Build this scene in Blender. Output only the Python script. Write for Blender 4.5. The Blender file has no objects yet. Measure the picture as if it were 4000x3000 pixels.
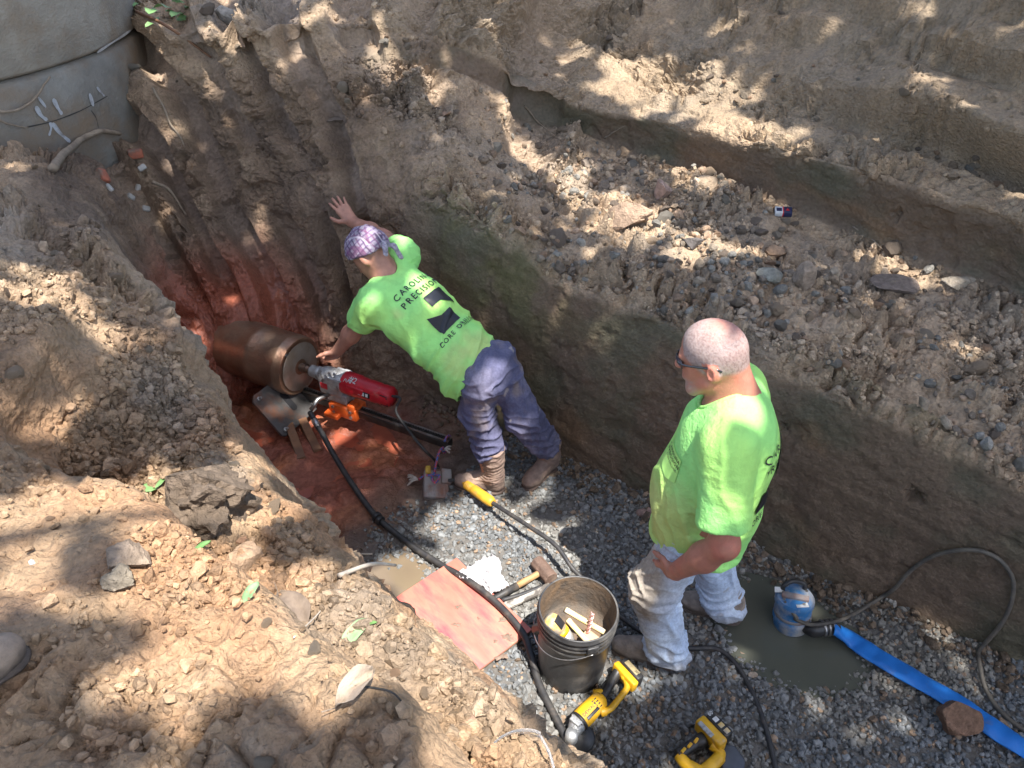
import bpy, bmesh, math, random, time
import numpy as np
from mathutils import Vector, Matrix, Quaternion
from mathutils.bvhtree import BVHTree
T0 = time.time()
R = math.radians
rng = np.random.default_rng(7)
random.seed(7)
scene = bpy.context.scene
col = scene.collection

# ------------------------------------------------------------------ camera
CAM_H, PITCH, FPX = 3.1, R(37.0), 3005.0
cam_data = bpy.data.cameras.new('camera')
cam_data.sensor_width = 36.0
cam_data.lens = 36.0 * FPX / 4000.0
cam_data.clip_start = 0.05
cam_data.clip_end = 500.0
cam = bpy.data.objects.new('camera', cam_data)
cam.location = (0, 0, CAM_H)
cam.rotation_euler = (R(90) - PITCH, 0, 0)
col.objects.link(cam)
scene.camera = cam

# ------------------------------------------------------------------ light
SHADOW = Vector((-0.50, 0.80, 0)).normalized()      # ground direction in which shadows fall
SUN_EL = R(68.0)
sun_dir = Vector((-SHADOW.x * math.cos(SUN_EL), -SHADOW.y * math.cos(SUN_EL), math.sin(SUN_EL)))   # towards the sun
world = bpy.data.worlds.new('World')
scene.world = world
world.use_nodes = True
wn = world.node_tree.nodes
sky = wn.new('ShaderNodeTexSky')
sky.sky_type = 'NISHITA'
sky.sun_disc = False
sky.sun_elevation = SUN_EL
sky.sun_rotation = math.atan2(sun_dir.x, sun_dir.y)
sky.dust_density = 2.5
sky.air_density = 1.0
world.node_tree.links.new(sky.outputs[0], wn['Background'].inputs[0])
wn['Background'].inputs[1].default_value = 0.15
sun_data = bpy.data.lights.new('sun', 'SUN')
sun_data.energy = 4.4
sun_data.angle = R(0.4)
sun_data.color = (1.0, 0.965, 0.92)
sun = bpy.data.objects.new('sun', sun_data)
sun.rotation_euler = (-sun_dir).to_track_quat('-Z', 'Y').to_euler()
sun.location = (3, -3, 20)
col.objects.link(sun)
vs = scene.view_settings
vs.view_transform = 'Standard'
vs.look = 'None'
vs.exposure = 1.4
vs.gamma = 1.0
vs.use_curve_mapping = False
scene.cycles.max_bounces = 4
scene.cycles.diffuse_bounces = 2
scene.cycles.use_denoising = True

# ------------------------------------------------------------------ picture rays to places
CF = np.array([0, math.cos(PITCH), -math.sin(PITCH)])
CU = np.array([0, math.sin(PITCH), math.cos(PITCH)])
CR = np.array([1.0, 0, 0])
CO = np.array([0, 0, CAM_H])
TD = np.array([0.77, -0.638, 0.0]); TD /= np.linalg.norm(TD)      # along the trench, towards its open end
TN = np.array([-TD[1], TD[0], 0.0])                                # across the trench, away from the camera's bank
def ray(px, py): return CF + (px - 2000) / FPX * CR - (py - 1500) / FPX * CU
def Z(px, py, z):
    d = ray(px, py); return CO + d * ((z - CAM_H) / d[2])
def S(px, py, s): return CO + ray(px, py) * s
def PN(px, py, n):
    d = ray(px, py); return CO + d * (n / (d @ TN))
def T(t, n, z): return TD * t + TN * n + np.array([0, 0, z])
def tn(p): return float(np.dot(p, TD)), float(np.dot(p, TN))

# ------------------------------------------------------------------ noise (numpy)
_perm = np.random.default_rng(3).permutation(256); _perm = np.concatenate([_perm, _perm, _perm])
_grad = np.random.default_rng(5).normal(size=(256, 3)); _grad = (_grad / np.linalg.norm(_grad, axis=1)[:, None]).astype(np.float32)
from concurrent.futures import ThreadPoolExecutor
_pool = ThreadPoolExecutor(4)
def chunked(fn):
    def run(p):
        p = np.asarray(p, np.float32)
        if len(p) < 30000: return fn(p)
        parts = list(_pool.map(fn, [p[i:i + 16384] for i in range(0, len(p), 16384)]))
        if isinstance(parts[0], tuple): return tuple(np.concatenate(q_) for q_ in zip(*parts))
        return np.concatenate(parts)
    return run
@chunked
def perlin(p):
    i = np.floor(p).astype(np.int32); f = p - i; i &= 255
    w = f * f * f * (f * (f * 6 - 15) + 10)
    out = 0
    for dx in (0, 1):
        for dy in (0, 1):
            for dz in (0, 1):
                h = _perm[_perm[_perm[i[:, 0] + dx] + i[:, 1] + dy] + i[:, 2] + dz]
                g = _grad[h]
                d = g[:, 0] * (f[:, 0] - dx) + g[:, 1] * (f[:, 1] - dy) + g[:, 2] * (f[:, 2] - dz)
                wt = (w[:, 0] if dx else 1 - w[:, 0]) * (w[:, 1] if dy else 1 - w[:, 1]) * (w[:, 2] if dz else 1 - w[:, 2])
                out = out + wt * d
    return out * 1.5
def fbm(p, o=4, g=0.5, l=2.03):
    a, s, t = 1.0, 0, 0
    for k in range(o):
        s = s + a * perlin(p + 17.3 * k); t += a; a *= g; p = p * l
    return s / t
_off = np.random.default_rng(11).random((256, 3)).astype(np.float32)
@chunked
def worley(p):
    i = np.floor(p).astype(np.int32); f = p - i
    f1 = np.full(len(p), 9.0, np.float32); f2 = np.full(len(p), 9.0, np.float32); idc = np.zeros(len(p), int)
    for dx in (-1, 0, 1):
        for dy in (-1, 0, 1):
            for dz in (-1, 0, 1):
                c0 = (i + np.array((dx, dy, dz), np.int32)) & 255
                h = _perm[_perm[_perm[c0[:, 0]] + c0[:, 1]] + c0[:, 2]]
                q = _off[h] + np.array((dx, dy, dz), np.float32) - f
                d = (q * q).sum(1)
                near = d < f1
                f2 = np.where(near, f1, np.minimum(f2, d))
                idc = np.where(near, h, idc)
                f1 = np.where(near, d, f1)
    return np.sqrt(f1), np.sqrt(f2), idc
def sstep(a, b, x):
    t = np.clip((x - a) / (b - a), 0, 1); return t * t * (3 - 2 * t)

# ------------------------------------------------------------------ meshes
def np_mesh(name, V, Fc, smooth=True, colors=None, attrs=None):
    V = np.asarray(V, np.float32); Fc = np.asarray(Fc, np.int32)
    me = bpy.data.meshes.new(name)
    me.vertices.add(len(V)); me.vertices.foreach_set('co', V.ravel())
    k = Fc.shape[1]
    me.loops.add(Fc.size); me.loops.foreach_set('vertex_index', Fc.ravel())
    me.polygons.add(len(Fc))
    me.polygons.foreach_set('loop_start', np.arange(0, Fc.size, k, dtype=np.int32))
    me.polygons.foreach_set('loop_total', np.full(len(Fc), k, np.int32))
    me.polygons.foreach_set('use_smooth', np.full(len(Fc), smooth, bool))
    if colors is not None:
        a = me.color_attributes.new('Col', 'FLOAT_COLOR', 'POINT')
        c4 = np.ones((len(V), 4), np.float32); c4[:, :3] = colors; a.data.foreach_set('color', c4.ravel())
    for n_, v_ in (attrs or {}).items():
        a = me.attributes.new(n_, 'FLOAT', 'POINT'); a.data.foreach_set('value', np.asarray(v_, np.float32))
    me.update(calc_edges=True); me.validate()
    return me

WM = {}                                             # object -> world matrix
def wmat(o): return WM.get(o.name, Matrix.Identity(4))
def add_obj(name, me, mats=None, parent=None, label=None, cat=None, group=None, kind=None):
    """me is in world coordinates; it is moved into the parent's frame."""
    o = bpy.data.objects.new(name, me)
    if me is not None and mats is not None:
        for m in (mats if isinstance(mats, (list, tuple)) else [mats]): me.materials.append(m)
    col.objects.link(o)
    if parent is not None:
        o.parent = parent
        if me is not None: me.transform(wmat(parent).inverted())
        WM[o.name] = wmat(parent).copy()
    if label: o['label'] = label
    if cat: o['category'] = cat
    if group: o['group'] = group
    if kind: o['kind'] = kind
    return o
def root_at(name, M, label, cat, group=None):
    o = bpy.data.objects.new(name, None); o.empty_display_size = 0.1
    o.matrix_basis = M
    col.objects.link(o); WM[o.name] = M.copy()
    o['label'] = label; o['category'] = cat
    if group: o['group'] = group
    return o
def own(o, M):
    """make a top-level mesh object sit at M (mesh given in world coordinates)"""
    o.data.transform(M.inverted()); o.matrix_basis = M; WM[o.name] = M.copy(); return o
def at(p): return Matrix.Translation(Vector([float(c) for c in p]))
def frame(o, x, y=None, z=None):
    """matrix with origin o, x along x, z as close as possible to z (default up)"""
    x = Vector([float(c) for c in x]).normalized(); z = Vector([float(c) for c in (z if z is not None else (0, 0, 1))])
    y = z.cross(x).normalized(); z = x.cross(y).normalized()
    M = Matrix((x, y, z)).transposed().to_4x4(); M.translation = Vector([float(c) for c in o]); return M

class MB:
    """collects shapes into one mesh"""
    def __init__(self): self.v = []; self.f = []; self.sm = []
    def add(self, V, Fs, M=None, smooth=False):
        b = len(self.v)
        for q in V:
            q = Vector([float(c) for c in q]); self.v.append(M @ q if M is not None else q)
        for q in Fs: self.f.append([b + i for i in q]); self.sm.append(smooth)
        return self
    def box(self, c, s, M=None, bevel=0.0, segs=2):
        bm = bmesh.new(); bmesh.ops.create_cube(bm, size=1)
        for v in bm.verts: v.co = Vector((v.co.x * s[0], v.co.y * s[1], v.co.z * s[2]))
        if bevel > 0:
            bmesh.ops.bevel(bm, geom=bm.edges[:] , offset=min(bevel, min(s) * 0.45), segments=segs, affect='EDGES', profile=0.5)
        bm.verts.index_update()
        V = [v.co + Vector([float(k) for k in c]) for v in bm.verts]; Fs = [[v.index for v in f.verts] for f in bm.faces]; bm.free()
        return self.add(V, Fs, M, bevel > 0)
    def tube(self, pts, rad, n=10, M=None, caps=True, smooth=True, flat=None):
        """round pipe along pts; rad a number or list"""
        pts = [Vector([float(c) for c in p]) for p in pts]; k = len(pts)
        rr = rad if isinstance(rad, (list, tuple, np.ndarray)) else [rad] * k
        tg = [(pts[min(i + 1, k - 1)] - pts[max(i - 1, 0)]).normalized() for i in range(k)]
        up = Vector((0, 0, 1)) if abs(tg[0].z) < 0.9 else Vector((1, 0, 0))
        a = tg[0].cross(up).normalized(); V = []; Fs = []
        for i in range(k):
            a = (a - tg[i] * a.dot(tg[i])).normalized(); b_ = tg[i].cross(a)
            for j in range(n):
                an = 2 * math.pi * j / n
                V.append(pts[i] + (a * math.cos(an) + b_ * math.sin(an)) * rr[i])
        for i in range(k - 1):
            for j in range(n):
                Fs.append([i * n + j, i * n + (j + 1) % n, (i + 1) * n + (j + 1) % n, (i + 1) * n + j])
        if caps:
            Fs.append(list(range(n))[::-1]); Fs.append([(k - 1) * n + j for j in range(n)])
        return self.add(V, Fs, M, smooth)
    def lathe(self, prof, n=32, M=None, smooth=True, close=False):
        """profile of (r, z) about local Z"""
        V = []; Fs = []; k = len(prof)
        for r_, z_ in prof:
            for j in range(n):
                an = 2 * math.pi * j / n; V.append((r_ * math.cos(an), r_ * math.sin(an), z_))
        for i in range(k - 1):
            for j in range(n): Fs.append([i * n + j, i * n + (j + 1) % n, (i + 1) * n + (j + 1) % n, (i + 1) * n + j])
        if close:
            Fs.append(list(range(n))[::-1]); Fs.append([(k - 1) * n + j for j in range(n)])
        return self.add(V, Fs, M, smooth)
    def prism(self, poly, h, M=None, bevel=0.0, smooth=False):
        """polygon in local XY, extruded by +-h/2 in local Z"""
        bm = bmesh.new()
        vs_ = [bm.verts.new((x, y, -h / 2)) for x, y in poly]
        f = bm.faces.new(vs_)
        r_ = bmesh.ops.extrude_face_region(bm, geom=[f])
        for v in [g for g in r_['geom'] if isinstance(g, bmesh.types.BMVert)]: v.co.z += h
        bmesh.ops.recalc_face_normals(bm, faces=bm.faces[:])
        if bevel > 0: bmesh.ops.bevel(bm, geom=bm.edges[:], offset=bevel, segments=2, affect='EDGES', profile=0.5, clamp_overlap=True)
        bm.verts.index_update()
        V = [v.co.copy() for v in bm.verts]; Fs = [[v.index for v in fc.verts] for fc in bm.faces]; bm.free()
        return self.add(V, Fs, M, smooth)
    def mesh(self, name):
        me = bpy.data.meshes.new(name); me.from_pydata(self.v, [], self.f)
        me.polygons.foreach_set('use_smooth', self.sm); me.update(); return me
    def build(self, name, mats, parent=None, **kw): return add_obj(name, self.mesh(name), mats, parent, **kw)
def sharp(o, ang=40):
    me = o.data
    bm = bmesh.new(); bm.from_mesh(me)
    bmesh.ops.recalc_face_normals(bm, faces=bm.faces[:])
    for e in bm.edges: e.smooth = len(e.link_faces) == 2 and e.calc_face_angle(0) < R(ang)
    bm.to_mesh(me); bm.free(); return o
def spline(pts, n=12):
    """Catmull-Rom through pts"""
    P = np.array([[float(c) for c in p] for p in pts]); P = np.vstack([2 * P[0] - P[1], P, 2 * P[-1] - P[-2]]); out = []
    for i in range(1, len(P) - 2):
        for t in np.linspace(0, 1, n, endpoint=False):
            out.append(0.5 * (2 * P[i] + (P[i + 1] - P[i - 1]) * t + (2 * P[i - 1] - 5 * P[i] + 4 * P[i + 1] - P[i + 2]) * t * t + (3 * P[i] - P[i - 1] - 3 * P[i + 1] + P[i + 2]) * t ** 3))
    out.append(P[-2]); return np.array(out)

# ------------------------------------------------------------------ materials
def mat(name, colr, rough=0.7, col2=None, scale=20.0, detail=4.0, bump=0.0, bscale=60.0, metal=0.0, coat=0.0, attr=False, contrast=(0.35, 0.65), stretch=None, spec=0.5, transl=None, emit=None, dirt=None, dscale=6.0, dthr=(0.5, 0.62), rough2=None, wetattr=None, coords='Object', sss=0.0, vor=0, rugattr=None):
    m = bpy.data.materials.new(name); m.use_nodes = True
    nt = m.node_tree; nd = nt.nodes; lk = nt.links; bs = nd['Principled BSDF']
    bs.inputs['Roughness'].default_value = rough; bs.inputs['Metallic'].default_value = metal
    bs.inputs['Specular IOR Level'].default_value = spec
    if coat: bs.inputs['Coat Weight'].default_value = coat; bs.inputs['Coat Roughness'].default_value = 0.15
    tc = nd.new('ShaderNodeTexCoord'); src = tc.outputs[coords]
    if stretch:
        mp = nd.new('ShaderNodeMapping'); mp.inputs['Scale'].default_value = stretch; lk.new(src, mp.inputs[0]); src = mp.outputs[0]
    def noise(sc, det=4.0, ro=0.55):
        n_ = nd.new('ShaderNodeTexNoise'); n_.inputs['Scale'].default_value = sc; n_.inputs['Detail'].default_value = det; n_.inputs['Roughness'].default_value = ro
        lk.new(src, n_.inputs['Vector']); return n_.outputs[0]
    def ramp(fac, a, b):
        mr = nd.new('ShaderNodeMapRange'); mr.inputs['From Min'].default_value = a; mr.inputs['From Max'].default_value = b; lk.new(fac, mr.inputs['Value']); return mr.outputs[0]
    def mix(fac, a, b, mode='MIX'):
        mx = nd.new('ShaderNodeMix'); mx.data_type = 'RGBA'; mx.blend_type = mode
        if isinstance(fac, float): mx.inputs[0].default_value = fac
        else: lk.new(fac, mx.inputs[0])
        for k, q in ((6, a), (7, b)):
            if isinstance(q, tuple): mx.inputs[k].default_value = (*q, 1)
            else: lk.new(q, mx.inputs[k])
        return mx.outputs[2]
    c = tuple(colr)
    if attr:
        at_ = nd.new('ShaderNodeAttribute'); at_.attribute_name = 'Col'; c = at_.outputs['Color']
        if col2:   # multiply by mottling
            v = ramp(noise(scale, detail), *contrast); c = mix(v, mix(1.0, c, tuple(colr), 'MULTIPLY'), mix(1.0, c, tuple(col2), 'MULTIPLY'))
    elif col2: c = mix(ramp(noise(scale, detail), *contrast), c, tuple(col2))
    if dirt is not None: c = mix(ramp(noise(dscale, 6.0, 0.65), *dthr), c, tuple(dirt))
    if isinstance(c, tuple): bs.inputs['Base Color'].default_value = (*c, 1)
    else: lk.new(c, bs.inputs['Base Color'])
    if rough2 is not None: 
        v = ramp(noise(scale * 0.7, 5.0), *contrast); mr = nd.new('ShaderNodeMapRange'); mr.inputs['To Min'].default_value = rough; mr.inputs['To Max'].default_value = rough2; lk.new(v, mr.inputs['Value']); lk.new(mr.outputs[0], bs.inputs['Roughness'])
    if wetattr:
        wa = nd.new('ShaderNodeAttribute'); wa.attribute_name = wetattr
        mr = nd.new('ShaderNodeMapRange'); mr.inputs['To Min'].default_value = rough; mr.inputs['To Max'].default_value = 0.22; lk.new(wa.outputs['Fac'], mr.inputs['Value']); lk.new(mr.outputs[0], bs.inputs['Roughness'])
    if bump:
        b1 = nd.new('ShaderNodeBump'); b1.inputs['Strength'].default_value = min(bump, 1.0); b1.inputs['Distance'].default_value = 0.01 * max(bump, 1.0); lk.new(noise(bscale, 5.0, 0.62), b1.inputs['Height']); lk.new(b1.outputs[0], bs.inputs['Normal'])
        if vor:
            for vs_, ds_ in ((vor, 0.006),):
                nz = nd.new('ShaderNodeTexNoise'); nz.inputs['Scale'].default_value = vs_ * 0.6; nz.inputs['Detail'].default_value = 1.0; lk.new(src, nz.inputs['Vector'])
                ad = nd.new('ShaderNodeMix'); ad.data_type = 'VECTOR'; ad.inputs[0].default_value = 0.02; lk.new(src, ad.inputs[4]); lk.new(nz.outputs['Color'], ad.inputs[5])
                vo = nd.new('ShaderNodeTexVoronoi'); vo.feature = 'F1'; vo.inputs['Scale'].default_value = vs_; lk.new(ad.outputs[1], vo.inputs['Vector'])
                b2 = nd.new('ShaderNodeBump'); b2.invert = True; b2.inputs['Strength'].default_value = 0.8; b2.inputs['Distance'].default_value = ds_
                lk.new(vo.outputs['Distance'], b2.inputs['Height']); lk.new(b1.outputs[0], b2.inputs['Normal']); lk.new(b2.outputs[0], bs.inputs['Normal'])
                if rugattr:
                    ra_ = nd.new('ShaderNodeAttribute'); ra_.attribute_name = rugattr; lk.new(ra_.outputs['Fac'], b2.inputs['Strength']); lk.new(ra_.outputs['Fac'], b1.inputs['Strength'])
    if transl:
        tr = nd.new('ShaderNodeBsdfTranslucent'); tr.inputs[0].default_value = (*transl, 1); ms = nd.new('ShaderNodeMixShader'); ms.inputs[0].default_value = 0.35
        lk.new(bs.outputs[0], ms.inputs[1]); lk.new(tr.outputs[0], ms.inputs[2]); lk.new(ms.outputs[0], nd['Material Output'].inputs[0])
    if sss: bs.inputs['Subsurface Weight'].default_value = sss; bs.inputs['Subsurface Radius'].default_value = (0.01, 0.004, 0.002)
    return m
# ================================================================== TERRAIN
A = np.array
def lrow(t, nb, ne, ze, ns, zs, nr, zr, zt=None):
    """a left-bank section: base, wall, edge, shelf, step, ridge, top, far"""
    zt = zt or zr + 0.03
    return [T(t, nb + 0.1, -0.25), T(t, nb, 0.0), T(t, nb - 0.10, 0.55), T(t, ne, ze), T(t, (ne + ns) / 2, (ze + zs) / 2 + 0.02), T(t, ns, zs), T(t, nr, zr), T(t, nr - 0.9, zt), T(t, nr - 2.6, zt + 0.05), T(t, nr - 9, zt + 0.3)]
far = lambda p, k, dz: p + TN * k + A([0, 0, dz])
ST = []
ST.append(lrow(4.5, 1.25, 0.90, 1.15, 0.66, 1.22, 0.50, 1.50))
ST.append(lrow(1.5, 1.25, 0.88, 1.15, 0.66, 1.22, 0.50, 1.50))
ST.append(lrow(-0.1, 1.25, 0.87, 1.15, 0.65, 1.22, 0.49, 1.50))
ST.append(lrow(-0.8, 1.25, 0.87, 1.15, 0.65, 1.22, 0.49, 1.50))
ST.append(lrow(-1.4, 1.28, 0.90, 1.15, 0.64, 1.22, 0.50, 1.50))
ST.append(lrow(-1.9, 1.32, 0.96, 1.14, 0.60, 1.23, 0.46, 1.50))
ST.append(lrow(-2.45, 1.42, 1.10, 1.16, 0.52, 1.26, 0.36, 1.52))
ST.append([T(-3.0, 1.58, -0.25), T(-3.0, 1.52, 0), T(-2.95, 1.40, 0.6), Z(640, 1200, 1.36), Z(430, 1230, 1.46), Z(250, 1270, 1.55), Z(60, 1320, 1.62), A([-2.6, 2.1, 1.68]), A([-4.0, 1.6, 1.75]), A([-11, -1, 2.0])])
ST.append([A([-1.82, 3.70, -0.25]), A([-1.86, 3.70, 0]), A([-1.92, 3.55, 0.6]), Z(430, 980, 1.44), Z(260, 960, 1.56), Z(90, 960, 1.64), Z(-120, 980, 1.70), A([-3.1, 2.8, 1.78]), A([-4.3, 2.4, 1.9]), A([-11, 1, 2.2])])
ST.append([A([-1.88, 3.84, -0.25]), A([-1.93, 3.86, 0]), A([-2.05, 3.92, 0.6]), Z(400, 830, 1.38), Z(270, 720, 1.52), Z(140, 620, 1.60), A([-3.2, 4.35, 1.5]), A([-3.9, 4.6, 1.4]), A([-4.9, 4.9, 1.4]), A([-11, 5, 2.3])])
ST.append([A([-1.72, 3.93, -0.25]), A([-1.78, 3.98, 0]), A([-1.93, 4.14, 0.6]), Z(560, 760, 1.15), Z(450, 600, 1.36), A([-2.9, 4.9, 1.34]), A([-3.3, 5.0, 1.3]), A([-4, 5.1, 1.3]), A([-5.0, 5.3, 1.3]), A([-11, 6.5, 2.3])])
ST.append([A([-1.48, 4.00, -0.25]), A([-1.52, 4.06, 0]), A([-1.64, 4.24, 0.6]), Z(800, 800, 1.08), Z(690, 520, 1.44), Z(590, 330, 1.70), A([-3.0, 5.9, 1.9]), A([-3.6, 6.8, 2.1]), A([-5, 8, 2.4]), A([-9, 13, 2.6])])
ST.append([A([-1.18, 4.05, -0.25]), A([-1.2, 4.12, 0]), A([-1.27, 4.25, 0.6]), Z(1050, 820, 1.06), Z(930, 520, 1.46), Z(820, 300, 1.76), Z(700, 100, 2.03), A([-2.9, 7.0, 2.3]), A([-4, 9, 2.5]), A([-7, 14, 2.7])])
ST.append([A([-0.98, 4.07, -0.25]), A([-0.98, 4.12, 0]), A([-1.0, 4.2, 0.6]), Z(1300, 840, 1.15), Z(1170, 520, 1.50), Z(1050, 280, 1.82), Z(950, 60, 2.10), A([-1.9, 6.9, 2.4]), A([-2.6, 9, 2.7]), A([-4, 14, 2.8])])
ST.append([A([-0.78, 4.0, -0.25]), A([-0.75, 4.06, 0]), A([-0.73, 4.14, 0.6]), Z(1480, 820, 1.20), Z(1400, 480, 1.62), Z(1330, 240, 1.88), Z(1280, 20, 2.14), A([-1.0, 6.6, 2.5]), A([-1.3, 9, 2.9]), A([-2, 14, 3.0])])
ST.append([T(-2.85, 2.60, -0.25), T(-2.85, 2.66, 0), T(-2.86, 2.74, 0.7), Z(1740, 760, 1.36), Z(1720, 470, 1.60), Z(1700, 250, 1.84), Z(1700, 30, 2.10), A([-0.1, 6.3, 2.55]), A([0, 9, 3.1]), A([0, 14, 3.2])])
ST.append([T(-2.2, 2.72, -0.25), T(-2.2, 2.78, 0), T(-2.2, 2.84, 0.6), PN(2130, 1060, 2.92), PN(2150, 780, 3.6), PN(2230, 510, 4.3), PN(2330, 250, 4.72), PN(2400, 30, 5.15), far(PN(2400, 40, 5.15), 2.0, 1.0), far(PN(2400, 40, 5.15), 9, 1.3)])
ST.append([T(-1.4, 2.76, -0.25), T(-1.4, 2.82, 0), T(-1.4, 2.88, 0.6), PN(2700, 1270, 3.0), PN(2760, 1000, 3.7), PN(2840, 735, 4.4), PN(2905, 420, 4.66), PN(2950, 170, 5.0), far(PN(2950, 190, 5.0), 1.6, 1.1), far(PN(2950, 190, 5.0), 9, 1.4)])
ST.append([T(-0.62, 2.80, -0.25), T(-0.62, 2.86, 0), T(-0.62, 2.92, 0.6), PN(3330, 1560, 3.0), PN(3400, 1230, 3.7), PN(3480, 970, 4.36), PN(3545, 590, 4.58), PN(3600, 310, 4.90), far(PN(3600, 340, 4.88), 1.4, 1.1), far(PN(3600, 340, 4.88), 9, 1.4)])
R5 = [T(0.15, 2.88, -0.25), T(0.15, 2.95, 0), T(0.15, 3.0, 0.6), PN(4000, 1900, 3.06), PN(4050, 1500, 3.7), PN(4080, 1180, 4.3), PN(4110, 770, 4.5), PN(4150, 450, 4.80), far(PN(4150, 500, 4.78), 1.3, 1.1), far(PN(4150, 500, 4.78), 9, 1.4)]
ST.append(R5)
ST.append([p + TD * 1.6 for p in R5])
ST.append([p + TD * 5.0 for p in R5])
CUT = {16: PN(2262, 400, 4.30), 17: PN(2878, 535, 4.38), 18: PN(3515, 705, 4.33), 19: PN(4098, 900, 4.27)}
CUT[20], CUT[21] = CUT[19] + TD * 1.6, CUT[19] + TD * 5.0
for i_, row in enumerate(ST): row.insert(6, CUT[i_] if i_ in CUT else row[5] * .55 + row[6] * .45)
CT = np.array(ST)                                        # stations x rows x 3
NU_SEG = [14, 40, 50, 60, 55, 60, 60, 60, 45, 35, 40, 45, 40, 45, 60, 70, 90, 80, 80, 40, 14]
NV_SEG = [8, 34, 46, 70, 62, 30, 36, 60, 34, 12]
def cr_axis(P, segs):
    Q = np.concatenate([2 * P[:1] - P[1:2], P, 2 * P[-1:] - P[-2:-1]]); out = []
    for i in range(1, len(Q) - 2):
        k = segs[i - 1]; tt = np.linspace(0, 1, k, endpoint=False).reshape((-1,) + (1,) * (P.ndim - 1))
        a, b, c, d = Q[i - 1], Q[i], Q[i + 1], Q[i + 2]
        m1 = (c - a) * 0.30; m2 = (d - b) * 0.30
        out.append((2 * tt ** 3 - 3 * tt ** 2 + 1) * b + (tt ** 3 - 2 * tt ** 2 + tt) * m1 + (-2 * tt ** 3 + 3 * tt ** 2) * c + (tt ** 3 - tt ** 2) * m2)
    out.append(P[-1:]); return np.concatenate(out)
G = cr_axis(CT, NU_SEG)
G = np.swapaxes(cr_axis(np.swapaxes(G, 0, 1).copy(), NV_SEG), 0, 1)   # nu x nv x 3
nu, nv = G.shape[:2]
uu = np.repeat(np.concatenate([np.linspace(i, i + 1, k, endpoint=False) for i, k in enumerate(NU_SEG)] + [[len(NU_SEG)]])[:, None], nv, 1)
vv = np.repeat(np.concatenate([np.linspace(i, i + 1, k, endpoint=False) for i, k in enumerate(NV_SEG)] + [[len(NV_SEG)]])[None], nu, 0)
def gnormals(G):
    du = np.gradient(G, axis=0); dv = np.gradient(G, axis=1)
    n_ = np.cross(dv, du); n_ /= np.linalg.norm(n_, axis=2)[..., None] + 1e-9
    return n_
GN = gnormals(G)
if GN[nu // 2, nv // 2, 2] < 0: GN = -GN
P = G.reshape(-1, 3); N = GN.reshape(-1, 3); U = uu.ravel(); Vv = vv.ravel()
flat = sstep(0.55, 0.85, N[:, 2])
visible = sstep(0.6, 1.2, Vv) * (1 - sstep(8.6, 9.4, Vv))
# which part of the cutting: left bank / manhole face / far wall
isL = 1 - sstep(6.0, 7.6, U); isE = sstep(7.0, 8.6, U) * (1 - sstep(14.0, 15.4, U)); isR = sstep(13.6, 15.2, U)
cutb = isR * sstep(4.92, 5.1, Vv) * (1 - sstep(5.7, 6.05, Vv + 0.3 * fbm(P * 2.4 + 7)))
lowwall = np.maximum(isR * (1 - sstep(2.80, 3.0, Vv + 0.22 * fbm(P * 2.6))), cutb)
drilld = np.linalg.norm(P - A([-1.8, 4.05, 0.3]), axis=1)
d = (0.085 * fbm(P * 1.3 + 4, 3) + 0.05 * fbm(P * 3.7 + 9, 4)) * (1 - .6 * lowwall) * sstep(0.1, 0.6, drilld) + 0.12 * (1 - sstep(0.22, 0.5, drilld))
# broken-up clods
warp = np.stack([fbm(P * 5 + k * 31, 3) for k in range(3)], 1)
f1, f2, ic = worley(P * 5.5 + warp * 0.9)
d2 = 0.085 * (sstep(0.0, 0.45, f2 - f1) - 0.55) + 0.055 * (((ic * 37) % 101) / 101 - 0.5) * sstep(0.02, 0.15, f2 - f1)
f1b, f2b, icb = worley(P * 13 + warp * 1.7 + 5)
d3 = 0.040 * (sstep(0.0, 0.4, f2b - f1b) - 0.55) + 0.028 * (((icb * 53) % 101) / 101 - 0.5) * sstep(0.02, 0.2, f2b - f1b)
f1c, f2c, icc = worley(P * 32 + warp * 2.5 + 11)
d4 = 0.016 * (sstep(0.0, 0.4, f2c - f1c) - 0.55) + 0.012 * (((icc * 31) % 101) / 101 - 0.5)
rug = 0.14 + 1.05 * sstep(-0.12, 0.3, fbm(P * 1.8 + 40, 3))
rough_w = (0.5 + 0.5 * flat) * rug * (1 - 0.45 * isL * (Vv > 3.2)) * (1 - .6 * isL * np.exp(-((Vv - 6.2) / .8) ** 2))
rough_w = rough_w * (1 - 0.93 * lowwall)
# upper far wall: scraped, in steps
upper = isR * sstep(5.9, 6.3, Vv) * (1 - flat * 0.3)
rough_w = rough_w * (1 - 0.35 * upper * sstep(0.0, 0.3, fbm(P * A([1.2, 1.2, 2.5]) + 60, 2)))
d += (d2 * 0.9 + d3 + d4 * (1 - .2 * isL)) * rough_w * visible + 0.02 * (1 - np.abs(fbm(P * 7 + 15, 4)) * 3.0) * visible * (1 - lowwall) * 0.8
# ledge steps on the upper wall (strata broken by the bucket)
along = P @ TD; zz = P[:, 2] + 0.16 * along + 0.25 * fbm(P * 0.9 + 20, 2)
saw = (zz * 3.3) % 1.0
d += upper * visible * 0.10 * (sstep(0.0, 0.55, saw) - sstep(0.78, 1.0, saw) - 0.4) * sstep(-0.2, 0.15, fbm(P * 0.8 + 77, 2))
# scrape lines along the lower far wall
scr = P[:, 2] + 0.22 * along
d += lowwall * (0.010 * perlin(np.stack([along * 0.7, scr * 6, scr * 0], 1)) + 0.003 * perlin(np.stack([along * 1.5, scr * 24, scr * 0], 1)) + 0.030 * fbm(P * 3.2 + 3, 4) + .009 * fbm(P * 12 + 8, 3) - .012 * sstep(.15, .35, fbm(P * A([6, 6, 6]) + 44, 3)))
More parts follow.
